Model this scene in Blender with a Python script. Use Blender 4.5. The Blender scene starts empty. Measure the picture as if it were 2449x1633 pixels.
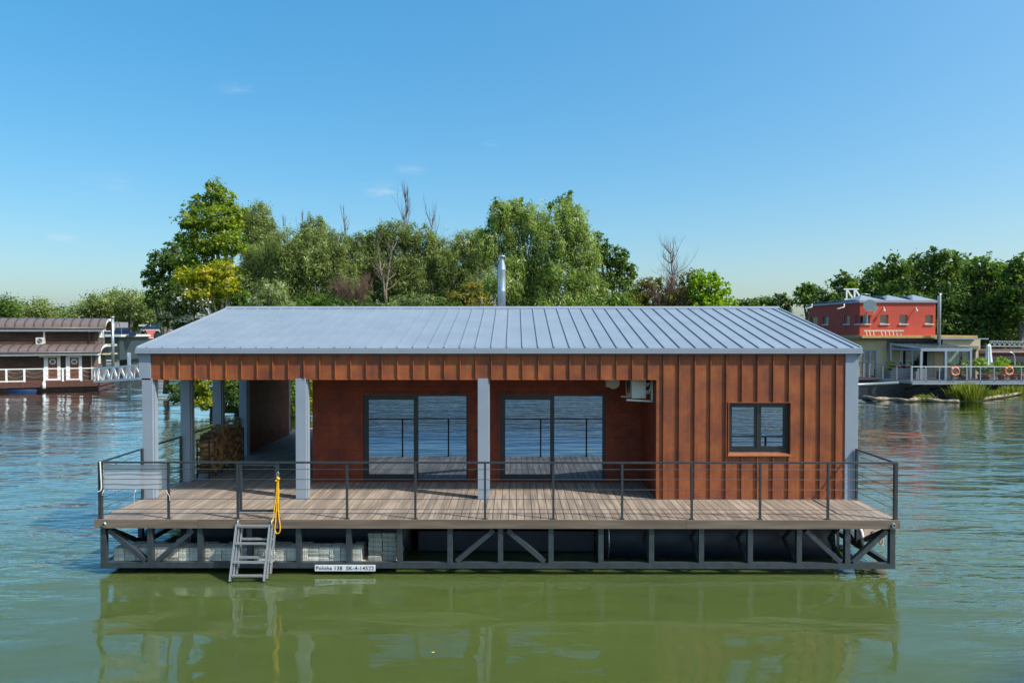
import bpy, math, random
import numpy as np
from math import radians as R, sin, cos, pi, sqrt
random.seed(7); RNG = np.random.default_rng(11)
sc = bpy.context.scene; col = sc.collection
# ------------------------------------------------------------------ camera
S = 2449/2352.0; F = 1633.0; CZ = 4.457; PIT = 0.9; YAW = 0.246
cam_d = bpy.data.cameras.new('camera'); cam = bpy.data.objects.new('camera', cam_d); col.objects.link(cam)
cam.location = (0, 0, CZ); cam.rotation_euler = (R(90-PIT), 0, R(YAW))
cam_d.sensor_width = 36; cam_d.lens = 36*F/2449; cam_d.clip_start = 0.1; cam_d.clip_end = 3000
sc.camera = cam
def at(u, v, D, full=False):
    """world point at depth y=D seen at pixel (u,v)"""
    if not full: u *= S; v *= S
    a = R(PIT); b = R(YAW)
    x = (u-1224.5)/F; z = -(v-816.5)/F; y = 1.0
    y, z = y*cos(a)+z*sin(a), z*cos(a)-y*sin(a)
    x, y = x*cos(b)-y*sin(b), y*cos(b)+x*sin(b)
    t = D/y
    return (x*t, D, CZ+z*t)
def af(u, v, D): return at(u, v, D, True)
# ------------------------------------------------------------------ materials
def newmat(name):
    m = bpy.data.materials.new(name); m.use_nodes = True
    nt = m.node_tree; return m, nt, nt.nodes, nt.links, nt.nodes['Principled BSDF']
def mat(name, c, rough=.6, metal=0., var=.12, scale=6., bump=0., bscale=60., spec=.5, stretch=(1,1,1), c2=None, coat=0., detail=5):
    m, nt, n, l, b = newmat(name)
    tc = n.new('ShaderNodeTexCoord'); mp = n.new('ShaderNodeMapping'); mp.inputs['Scale'].default_value = stretch
    l.new(tc.outputs['Object'], mp.inputs[0])
    nz = n.new('ShaderNodeTexNoise'); nz.inputs['Scale'].default_value = scale; nz.inputs['Detail'].default_value = detail
    l.new(mp.outputs[0], nz.inputs['Vector'])
    rp = n.new('ShaderNodeValToRGB'); rp.color_ramp.elements[0].position = .32; rp.color_ramp.elements[1].position = .68
    a = [x*(1-var) for x in c]; d = [min(1, x*(1+var)) for x in (c2 or c)]
    rp.color_ramp.elements[0].color = (*a, 1); rp.color_ramp.elements[1].color = (*d, 1)
    l.new(nz.outputs['Fac'], rp.inputs[0]); l.new(rp.outputs[0], b.inputs['Base Color'])
    b.inputs['Roughness'].default_value = rough; b.inputs['Metallic'].default_value = metal
    b.inputs['Specular IOR Level'].default_value = spec; b.inputs['Coat Weight'].default_value = coat
    if bump:
        n2 = n.new('ShaderNodeTexNoise'); n2.inputs['Scale'].default_value = bscale; n2.inputs['Detail'].default_value = 4
        l.new(mp.outputs[0], n2.inputs['Vector'])
        bp = n.new('ShaderNodeBump'); bp.inputs['Strength'].default_value = bump; bp.inputs['Distance'].default_value = .01
        l.new(n2.outputs['Fac'], bp.inputs['Height']); l.new(bp.outputs[0], b.inputs['Normal'])
    return m
M = {}
M['steel'] = mat('anthracite_paint', (.031,.042,.050), .5, 0, .25, 9, .1, 40)
M['railsteel'] = mat('rail_paint', (.032,.040,.046), .4, 0, .15, 9)
M['hull'] = mat('hull_paint', (.014,.022,.034), .55, 0, .3, 3, .1, 20)
M['cable'] = mat('stainless_cable', (.10,.11,.12), .35, .6, .1)
M['grey'] = mat('grey_sheet_metal', (.27,.32,.385), .5, 0, .04, 2.5, spec=.4)
M['roof'] = mat('roof_sheet_metal', (.215,.26,.31), .45, .0, .04, 1.3, .16, 2.2, spec=.45, c2=(.23,.275,.325))
M['zinc'] = mat('galvanised_steel', (.42,.46,.50), .35, .8, .1, 12)
M['alu'] = mat('brushed_aluminium', (.36,.37,.38), .38, .5, .1, 30)
M['white'] = mat('white_paint', (.88,.88,.86), .45, 0, .05, 5)
M['offwhite'] = mat('off_white_plastic', (.62,.62,.58), .5, 0, .06, 5)
M['black'] = mat('black_plastic', (.015,.015,.017), .5)
M['frame'] = mat('window_frame_grey', (.014,.019,.022), .42, 0, .08)
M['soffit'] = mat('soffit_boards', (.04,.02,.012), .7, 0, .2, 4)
M['copper'] = mat('sill_copper_sheet', (.42,.16,.075), .4, .3, .12, 5)
M['yellow'] = mat('yellow_rope_fibre', (.85,.45,.01), .7, 0, .2, 60)
M['ropew'] = mat('white_cord', (.7,.68,.6), .8)
M['ply'] = mat('plywood_plank', (.55,.40,.27), .7, 0, .15, 8)
M['paver'] = mat('concrete_paver', (.50,.50,.43), .9, 0, .15, 14, .4, 80, c2=(.66,.65,.57))
M['block'] = mat('rough_concrete', (.30,.30,.26), .95, 0, .3, 12, .8, 30)
M['log'] = mat('split_firewood', (.16,.085,.035), .9, 0, .45, 9, .6, 50, c2=(.33,.19,.085))
M['bark'] = mat('log_bark', (.06,.035,.02), .95, 0, .35, 20, .6, 40)
M['trunk'] = mat('tree_bark', (.12,.095,.065), .95, 0, .35, 6, .5, 30, c2=(.22,.19,.14))
M['palebark'] = mat('pale_bark', (.26,.22,.16), .9, 0, .25, 6, .4, 30, c2=(.42,.38,.30))
M['twig'] = mat('dry_twigs', (.14,.085,.065), .9, 0, .3, 10)
M['twigred'] = mat('reddish_twigs', (.18,.11,.08), .9, 0, .3, 10)
M['driftwood'] = mat('bleached_wood', (.15,.11,.075), .9, 0, .4, 4, .5, 25, c2=(.30,.24,.17))
M['brownroof'] = mat('brown_sheet_roof', (.15,.115,.108), .42, 0, .1, 3)
M['brick'] = mat('brown_stone', (.14,.105,.085), .9, 0, .3, 9, .4, 30)
M['deckred'] = mat('red_brown_deck', (.11,.045,.032), .7, 0, .25, 5, stretch=(1,8,1))
M['doorbrown'] = mat('brown_door_leaf', (.16,.06,.025), .5, 0, .12)
M['redwall'] = mat('red_render', (.50,.075,.05), .85, 0, .08, 2.5, .2, 40)
M['cream'] = mat('cream_render', (.58,.50,.32), .85, 0, .05, 2, .1, 40)
M['yellowtrim'] = mat('yellow_roof_edge', (.50,.34,.11), .7)
M['darkwall'] = mat('dark_panel', (.03,.045,.05), .6, 0, .2)
M['solar'] = mat('solar_cells', (.01,.014,.035), .5, 0, .1, 4, spec=.12)
M['tilered'] = mat('red_tiles', (.42,.09,.06), .75, 0, .15, 9)
M['terracotta'] = mat('terracotta', (.36,.13,.06), .8, 0, .15)
M['orange'] = mat('orange_foam', (.75,.17,.06), .6, 0, .1)
M['cushred'] = mat('red_cushion', (.4,.04,.03), .9)
M['rattan'] = mat('grey_rattan', (.22,.23,.24), .8, 0, .2, 40)
M['curtain'] = mat('pale_green_curtain', (.35,.42,.36), .9, 0, .15, 3, stretch=(12,1,.1))
M['board'] = mat('beige_board', (.55,.42,.34), .8, 0, .12)
M['ink'] = mat('black_lettering', (.015,.015,.02), .6)
M['signw'] = mat('white_sign_plate', (.75,.77,.80), .4, 0, .04)
M['roofseamshade'] = mat('brown_roof_seam_shade', (.085,.062,.056), .5)  # darker seam colour stands in for the shadow lines of raised seams
M['palewood'] = mat('pale_ladder_wood', (.55,.47,.36), .8)
M['rust'] = mat('rusty_barge_steel', (.10,.055,.045), .8, 0, .4, 3)
M['bluetarp'] = mat('blue_drum', (.02,.06,.16), .5)
M['soil'] = mat('bank_soil', (.05,.06,.025), .95, 0, .4, 1.2, .5, 6)
M['yleaf'] = mat('fallen_yellow_leaf', (.8,.5,.02), .7)
def speckle(m_, c=(.16,.07,.03), lo=.66, scale=11, mixc=.8):
    nt = m_.node_tree; n = nt.nodes; l = nt.links; b = n['Principled BSDF']; src = b.inputs['Base Color'].links[0].from_socket
    tc = n.new('ShaderNodeTexCoord'); z = n.new('ShaderNodeTexNoise'); z.inputs['Scale'].default_value = scale; z.inputs['Detail'].default_value = 8; z.inputs['Roughness'].default_value = .7; l.new(tc.outputs['Object'], z.inputs['Vector'])
    r = n.new('ShaderNodeMapRange'); r.inputs['From Min'].default_value = lo; r.inputs['From Max'].default_value = lo+.06; r.inputs['To Max'].default_value = mixc; l.new(z.outputs['Fac'], r.inputs[0])
    x = n.new('ShaderNodeMix'); x.data_type = 'RGBA'; l.new(r.outputs[0], x.inputs[0]); l.new(src, x.inputs[6]); x.inputs[7].default_value = (*c,1); l.new(x.outputs[2], b.inputs['Base Color'])
speckle(M['steel']); speckle(M['hull'], lo=.68); speckle(M['grey'], (.42,.44,.46), .64, 5, .25); speckle(M['railsteel'], (.14,.13,.12), .68, 14, .5)
def perobj(m_, lo, hi):
    nt = m_.node_tree; n = nt.nodes; l = nt.links; b = n['Principled BSDF']; src = b.inputs['Base Color'].links[0].from_socket
    oi = n.new('ShaderNodeObjectInfo'); r = n.new('ShaderNodeMapRange'); r.inputs['To Min'].default_value = lo; r.inputs['To Max'].default_value = hi; l.new(oi.outputs['Random'], r.inputs[0])
    x = n.new('ShaderNodeVectorMath'); x.operation = 'SCALE'; l.new(src, x.inputs[0]); l.new(r.outputs[0], x.inputs['Scale']); l.new(x.outputs[0], b.inputs['Base Color'])
perobj(M['log'], .3, 1.1); perobj(M['paver'], .72, 1.05); perobj(M['block'], .7, 1.05)
# corten cladding
def corten(name, k=1., lines=False, kg=1.):
    m, nt, n, l, b = newmat(name)
    tc = n.new('ShaderNodeTexCoord')
    a = n.new('ShaderNodeTexNoise'); a.inputs['Scale'].default_value = 2.6; a.inputs['Detail'].default_value = 6; a.inputs['Roughness'].default_value = .6
    l.new(tc.outputs['Object'], a.inputs['Vector'])
    r1 = n.new('ShaderNodeValToRGB'); e = r1.color_ramp.elements
    e[0].position = .28; e[0].color = (.16*k*1., .054*k*kg, .034*k*kg, 1)
    e[1].position = .72; e[1].color = (.38*k, .118*k*kg, .036*k*kg, 1)
    x = e.new(.5); x.color = (.29*k*1., .083*k*kg, .031*k*kg, 1)
    l.new(a.outputs['Fac'], r1.inputs[0])
    f = n.new('ShaderNodeTexNoise'); f.inputs['Scale'].default_value = 90; f.inputs['Detail'].default_value = 3
    l.new(tc.outputs['Object'], f.inputs['Vector'])
    mx = n.new('ShaderNodeMix'); mx.data_type = 'RGBA'; mx.blend_type = 'MULTIPLY'; mx.inputs[0].default_value = .35
    l.new(r1.outputs[0], mx.inputs[6]); l.new(f.outputs['Fac'], mx.inputs[7])
    mps = n.new('ShaderNodeMapping'); mps.inputs['Scale'].default_value = (16,16,.7); l.new(tc.outputs['Object'], mps.inputs[0])
    ns = n.new('ShaderNodeTexNoise'); ns.inputs['Scale'].default_value = 1.4; ns.inputs['Detail'].default_value = 5; ns.inputs['Roughness'].default_value = .6; l.new(mps.outputs[0], ns.inputs['Vector'])
    rs = n.new('ShaderNodeMapRange'); rs.inputs['From Min'].default_value = .35; rs.inputs['From Max'].default_value = .65; rs.inputs['To Min'].default_value = .87; rs.inputs['To Max'].default_value = 1.08; l.new(ns.outputs['Fac'], rs.inputs[0])
    ms = n.new('ShaderNodeVectorMath'); ms.operation = 'SCALE'; l.new(mx.outputs[2], ms.inputs[0]); l.new(rs.outputs[0], ms.inputs['Scale'])
    sxp = n.new('ShaderNodeSeparateXYZ'); l.new(tc.outputs['Object'], sxp.inputs[0])
    pa = n.new('ShaderNodeMath'); pa.operation = 'MULTIPLY_ADD'; pa.inputs[1].default_value = 1/.3187; pa.inputs[2].default_value = (-.35+4.303)/.3187; l.new(sxp.outputs['X'], pa.inputs[0])
    pf = n.new('ShaderNodeMath'); pf.operation = 'FLOOR'; l.new(pa.outputs[0], pf.inputs[0])
    pw = n.new('ShaderNodeTexWhiteNoise'); pw.noise_dimensions = '1D'; l.new(pf.outputs[0], pw.inputs['W'])
    pr = n.new('ShaderNodeMapRange'); pr.inputs['To Min'].default_value = .88; pr.inputs['To Max'].default_value = 1.08; l.new(pw.outputs['Value'], pr.inputs[0])
    ps = n.new('ShaderNodeVectorMath'); ps.operation = 'SCALE'; l.new(ms.outputs[0], ps.inputs[0]); l.new(pr.outputs[0], ps.inputs['Scale'])
    last = ms.outputs[0] if lines else ps.outputs[0]
    b.inputs['Roughness'].default_value = .62; b.inputs['Specular IOR Level'].default_value = .35
    if lines:   # shallow grooves between the lapped panels
        sx = n.new('ShaderNodeSeparateXYZ'); l.new(tc.outputs['Object'], sx.inputs[0])
        def groove(sig, per, w):
            d = n.new('ShaderNodeMath'); d.operation = 'DIVIDE'; d.inputs[1].default_value = per; l.new(sig, d.inputs[0])
            fr = n.new('ShaderNodeMath'); fr.operation = 'FRACT'; l.new(d.outputs[0], fr.inputs[0])
            g = n.new('ShaderNodeMath'); g.operation = 'GREATER_THAN'; g.inputs[1].default_value = w; l.new(fr.outputs[0], g.inputs[0])
            return g.outputs[0]
        g1 = groove(sx.outputs['Z'], .29, .03)
        sm = n.new('ShaderNodeMath'); sm.operation = 'SUBTRACT'; l.new(sx.outputs['X'], sm.inputs[0]); l.new(sx.outputs['Z'], sm.inputs[1])
        g2 = groove(sm.outputs[0], .41, .035)
        mm = n.new('ShaderNodeMath'); mm.operation = 'MULTIPLY'; l.new(g1, mm.inputs[0]); l.new(g2, mm.inputs[1])
        bp = n.new('ShaderNodeBump'); bp.inputs['Strength'].default_value = .8; bp.inputs['Distance'].default_value = .006
        l.new(mm.outputs[0], bp.inputs['Height']); l.new(bp.outputs[0], b.inputs['Normal'])
        mr = n.new('ShaderNodeMapRange'); mr.inputs['To Min'].default_value = .78; l.new(mm.outputs[0], mr.inputs[0])
        m2 = n.new('ShaderNodeMix'); m2.data_type = 'RGBA'; m2.blend_type = 'MULTIPLY'; m2.inputs[0].default_value = 1
        l.new(last, m2.inputs[6]); l.new(mr.outputs[0], m2.inputs[7]); last = m2.outputs[2]
    else:
        bp = n.new('ShaderNodeBump'); bp.inputs['Strength'].default_value = .12; bp.inputs['Distance'].default_value = .02
        l.new(a.outputs['Fac'], bp.inputs['Height']); l.new(bp.outputs[0], b.inputs['Normal'])
    l.new(last, b.inputs['Base Color'])
    return m
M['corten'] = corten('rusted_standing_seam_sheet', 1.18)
M['cortenflat'] = corten('rusted_lapped_panels', .78, True, .62)  # base colour darkened to imitate the shade of the recess
# deck boards: colour from a per-board attribute plus streaks along the board
def deckmat(name, axis='Y', base=((.245,.19,.145),(.375,.30,.23))):
    m, nt, n, l, b = newmat(name)
    at_ = n.new('ShaderNodeAttribute'); at_.attribute_name = 'tint'
    tc = n.new('ShaderNodeTexCoord'); mp = n.new('ShaderNodeMapping')
    mp.inputs['Scale'].default_value = (14, 1.1, 1) if axis == 'Y' else (1.1, 14, 14)
    l.new(tc.outputs['Object'], mp.inputs[0])
    cb = n.new('ShaderNodeCombineXYZ'); l.new(at_.outputs['Fac'], cb.inputs[2])
    sc_ = n.new('ShaderNodeVectorMath'); sc_.operation = 'SCALE'; sc_.inputs['Scale'].default_value = 40; l.new(cb.outputs[0], sc_.inputs[0])
    ad = n.new('ShaderNodeVectorMath'); ad.operation = 'ADD'; l.new(mp.outputs[0], ad.inputs[0]); l.new(sc_.outputs[0], ad.inputs[1])
    nz = n.new('ShaderNodeTexNoise'); nz.inputs['Scale'].default_value = 1; nz.inputs['Detail'].default_value = 4; l.new(ad.outputs[0], nz.inputs['Vector'])
    mt = n.new('ShaderNodeMath'); mt.operation = 'MULTIPLY_ADD'; mt.inputs[1].default_value = .16; mt.inputs[2].default_value = -.06
    l.new(at_.outputs['Fac'], mt.inputs[0])
    sm = n.new('ShaderNodeMath'); sm.operation = 'ADD'; l.new(nz.outputs['Fac'], sm.inputs[0]); l.new(mt.outputs[0], sm.inputs[1])
    rp = n.new('ShaderNodeValToRGB'); e = rp.color_ramp.elements
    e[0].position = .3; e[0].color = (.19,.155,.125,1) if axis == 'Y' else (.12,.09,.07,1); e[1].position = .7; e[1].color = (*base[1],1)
    x = e.new(.48); x.color = (*base[0],1)
    l.new(sm.outputs[0], rp.inputs[0]); l.new(rp.outputs[0], b.inputs['Base Color'])
    b.inputs['Roughness'].default_value = .6
    n2 = n.new('ShaderNodeTexNoise'); n2.inputs['Scale'].default_value = 6; l.new(mp.outputs[0], n2.inputs['Vector'])
    bp = n.new('ShaderNodeBump'); bp.inputs['Strength'].default_value = .2; bp.inputs['Distance'].default_value = .004
    l.new(n2.outputs['Fac'], bp.inputs['Height']); l.new(bp.outputs[0], b.inputs['Normal'])
    return m
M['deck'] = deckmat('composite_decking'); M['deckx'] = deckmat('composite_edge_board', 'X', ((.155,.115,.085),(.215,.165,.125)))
def woodwall(name):
    m, nt, n, l, b = newmat(name)
    tc = n.new('ShaderNodeTexCoord'); mp = n.new('ShaderNodeMapping'); mp.inputs['Scale'].default_value = (.6,.6,9)
    l.new(tc.outputs['Object'], mp.inputs[0])
    nz = n.new('ShaderNodeTexNoise'); nz.inputs['Scale'].default_value = 1.3; nz.inputs['Detail'].default_value = 6; nz.inputs['Roughness'].default_value = .7
    l.new(mp.outputs[0], nz.inputs['Vector'])
    rp = n.new('ShaderNodeValToRGB'); e = rp.color_ramp.elements
    e[0].position = .38; e[0].color = (.03,.018,.012,1); e[1].position = .75; e[1].color = (.21,.12,.075,1)
    x = e.new(.55); x.color = (.085,.043,.025,1)
    l.new(nz.outputs['Fac'], rp.inputs[0]); l.new(rp.outputs[0], b.inputs['Base Color']); b.inputs['Roughness'].default_value = .8
    return m
M['logwall'] = woodwall('weathered_log_boards')
def glassmat(name, fac=.6, tint=(.80,.88,1.0), dark=(.012,.016,.02)):
    m, nt, n, l, b = newmat(name); n.remove(b)
    out = n['Material Output']
    g = n.new('ShaderNodeBsdfGlossy'); g.inputs['Roughness'].default_value = .0; g.inputs['Color'].default_value = (*tint,1)
    d = n.new('ShaderNodeBsdfDiffuse'); d.inputs['Color'].default_value = (*dark,1)
    mx = n.new('ShaderNodeMixShader'); lw = n.new('ShaderNodeLayerWeight'); lw.inputs['Blend'].default_value = .25
    mr = n.new('ShaderNodeMapRange'); mr.inputs['To Min'].default_value = fac; mr.inputs['To Max'].default_value = 1
    l.new(lw.outputs['Fresnel'], mr.inputs[0]); l.new(mr.outputs[0], mx.inputs[0])
    l.new(d.outputs[0], mx.inputs[1]); l.new(g.outputs[0], mx.inputs[2]); l.new(mx.outputs[0], out.inputs[0])
    return m
M['pane'] = glassmat('reflective_pane', .6, (.44,.56,.74)); M['paneg'] = glassmat('dim_pane', .13, (1,1,1), (.03,.04,.04))
def clearglass(name):
    m, nt, n, l, b = newmat(name); n.remove(b); out = n['Material Output']
    t = n.new('ShaderNodeBsdfTransparent'); t.inputs['Color'].default_value = (.86,.92,.9,1)
    g = n.new('ShaderNodeBsdfGlossy'); g.inputs['Roughness'].default_value = .02
    mx = n.new('ShaderNodeMixShader'); fr = n.new('ShaderNodeFresnel'); fr.inputs['IOR'].default_value = 1.6
    l.new(fr.outputs[0], mx.inputs[0]); l.new(t.outputs[0], mx.inputs[1]); l.new(g.outputs[0], mx.inputs[2]); l.new(mx.outputs[0], out.inputs[0])
    return m
M['clear'] = clearglass('clear_pane')
def cloth(name):
    m, nt, n, l, b = newmat(name); n.remove(b); out = n['Material Output']
    tc = n.new('ShaderNodeTexCoord'); nz = n.new('ShaderNodeTexNoise'); nz.inputs['Scale'].default_value = 4
    mp = n.new('ShaderNodeMapping'); mp.inputs['Scale'].default_value = (.5,1,5); l.new(tc.outputs['Object'], mp.inputs[0]); l.new(mp.outputs[0], nz.inputs['Vector'])
    t = n.new('ShaderNodeBsdfTransparent'); d = n.new('ShaderNodeBsdfDiffuse'); d.inputs['Color'].default_value = (.75,.77,.80,1)
    tl = n.new('ShaderNodeBsdfTranslucent'); tl.inputs['Color'].default_value = (.6,.64,.7,1)
    m1 = n.new('ShaderNodeMixShader'); m1.inputs[0].default_value = .4; l.new(d.outputs[0], m1.inputs[1]); l.new(tl.outputs[0], m1.inputs[2])
    mr = n.new('ShaderNodeMapRange'); mr.inputs['To Min'].default_value = .7; mr.inputs['To Max'].default_value = .9; l.new(nz.outputs['Fac'], mr.inputs[0])
    mx = n.new('ShaderNodeMixShader'); l.new(mr.outputs[0], mx.inputs[0]); l.new(t.outputs[0], mx.inputs[1]); l.new(m1.outputs[0], mx.inputs[2]); l.new(mx.outputs[0], out.inputs[0])
    return m
M['cloth'] = cloth('thin_white_mesh_cloth')
# ------------------------------------------------------------------ mesh helpers
class MB:
    def __init__(s): s.v = []; s.f = []; s.sm = []; s.t = []
    def add(s, vs, fs, smooth=False, tint=None):
        k = len(s.v); s.v += [tuple(map(float, p)) for p in vs]
        t = random.random() if tint is None else tint
        for f in fs: s.f.append(tuple(k+i for i in f)); s.sm.append(smooth); s.t.append(t)
        return s
    def box(s, x0, x1, y0, y1, z0, z1, tint=None):
        v = [(x,y,z) for x in (x0,x1) for y in (y0,y1) for z in (z0,z1)]
        return s.add(v, [(0,1,3,2),(4,6,7,5),(0,4,5,1),(2,3,7,6),(0,2,6,4),(1,5,7,3)], tint=tint)
    def bar(s, p, q, w, h, up=(0,0,1)):
        p = np.array(p, float); q = np.array(q, float); d = q-p; d /= np.linalg.norm(d)+1e-9
        u = np.array(up, float)
        if abs(d@u) > .98: u = np.array((0,1,0.))
        a = np.cross(d, u); a /= np.linalg.norm(a); b = np.cross(a, d)
        v = [e + a*sx*w/2 + b*sz*h/2 for e in (p, q) for sx in (-1,1) for sz in (-1,1)]
        return s.add(v, [(0,1,3,2),(4,6,7,5),(0,4,5,1),(2,3,7,6),(0,2,6,4),(1,5,7,3)])
    def tube(s, pts, r, seg=8, cap=True, smooth=True):
        P = [np.array(p, float) for p in pts]; n = len(P)
        rr = r if hasattr(r, '__len__') else [r]*n
        vs = []; prev = None
        for i in range(n):
            d = P[min(i+1,n-1)] - P[max(i-1,0)]; d /= np.linalg.norm(d)+1e-9
            u = np.array((0,0,1.)) if abs(d[2]) < .9 else np.array((1.,0,0))
            if prev is not None: u = prev
            a = np.cross(d, u); a /= np.linalg.norm(a)+1e-9; b = np.cross(a, d); prev = b
            for k in range(seg):
                t = 2*pi*k/seg; vs.append(P[i] + (a*cos(t)+b*sin(t))*rr[i])
        fs = [(i*seg+k, i*seg+(k+1)%seg, (i+1)*seg+(k+1)%seg, (i+1)*seg+k) for i in range(n-1) for k in range(seg)]
        s.add(vs, fs, smooth)
        if cap:
            k0 = len(s.v)-n*seg
            s.f.append(tuple(k0+k for k in range(seg-1,-1,-1))); s.sm.append(False); s.t.append(.5)
            s.f.append(tuple(k0+(n-1)*seg+k for k in range(seg))); s.sm.append(False); s.t.append(.5)
        return s
    def prism(s, poly, axis, a0, a1, tint=None):
        """poly in the two other axes (x,z for axis y; y,z for axis x; x,y for axis z)"""
        def mk(p, a): return {'y':(p[0],a,p[1]), 'x':(a,p[0],p[1]), 'z':(p[0],p[1],a)}[axis]
        n = len(poly); v = [mk(p,a0) for p in poly]+[mk(p,a1) for p in poly]
        return s.add(v, [tuple(range(n)), tuple(range(2*n-1,n-1,-1))] + [(i,n+i,n+(i+1)%n,(i+1)%n) for i in range(n)], tint=tint)
    def build(s, name, m, parent=None, world=True, loc=None):
        me = bpy.data.meshes.new(name)
        v = np.array(s.v, float).reshape(-1,3)
        if parent is not None:
            o0 = np.array(parent.get('_org', (0,0,0)) if world else (0,0,0), float)
            v = v - o0
        else:
            if loc is None: loc = ((v[:,0].min()+v[:,0].max())/2, (v[:,1].min()+v[:,1].max())/2, v[:,2].min())
            v = v - np.array(loc)
        me.from_pydata(v.tolist(), [], s.f); me.polygons.foreach_set('use_smooth', s.sm)
        a = me.attributes.new('tint', 'FLOAT', 'FACE'); a.data.foreach_set('value', s.t)
        me.materials.append(M[m] if isinstance(m, str) else m); me.update()
        import bmesh
        bm = bmesh.new(); bm.from_mesh(me); bmesh.ops.recalc_face_normals(bm, faces=bm.faces); bm.to_mesh(me); bm.free()
        o = bpy.data.objects.new(name, me); col.objects.link(o)
        if parent is not None:
            o.parent = parent; o['_org'] = parent.get('_org', (0.,0.,0.))
        else: o.location = loc; o['_org'] = tuple(float(q) for q in loc)
        return o
def tag(o, label=None, cat=None, group=None, kind=None):
    if label: o['label'] = label
    if cat: o['category'] = cat
    if group: o['group'] = group
    if kind: o['kind'] = kind
    return o
def root(name, loc, label, cat, group=None, rz=0):
    o = bpy.data.objects.new(name, None); col.objects.link(o); o.location = loc; o.rotation_euler = (0,0,rz)
    o['_org'] = tuple(float(q) for q in loc); return tag(o, label, cat, group)
def copy_tree(o, parent=None):
    c = o.copy(); col.objects.link(c); c.parent = parent
    for ch in list(o.children): copy_tree(ch, c)
    return c
def np_mesh(name, V, nper, tint, m, parent):
    """V: (n*nper,3) faces of nper corners"""
    n = len(V)//nper; me = bpy.data.meshes.new(name)
    me.vertices.add(len(V)); me.vertices.foreach_set('co', V.astype(np.float32).ravel())
    me.loops.add(len(V)); me.loops.foreach_set('vertex_index', np.arange(len(V), dtype=np.int32))
    me.polygons.add(n); me.polygons.foreach_set('loop_start', np.arange(0, len(V), nper, dtype=np.int32))
    me.update(calc_edges=True)
    a = me.attributes.new('tint', 'FLOAT', 'FACE'); a.data.foreach_set('value', tint.astype(np.float32))
    me.materials.append(m); o = bpy.data.objects.new(name, me); col.objects.link(o); o.parent = parent
    return o
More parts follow.
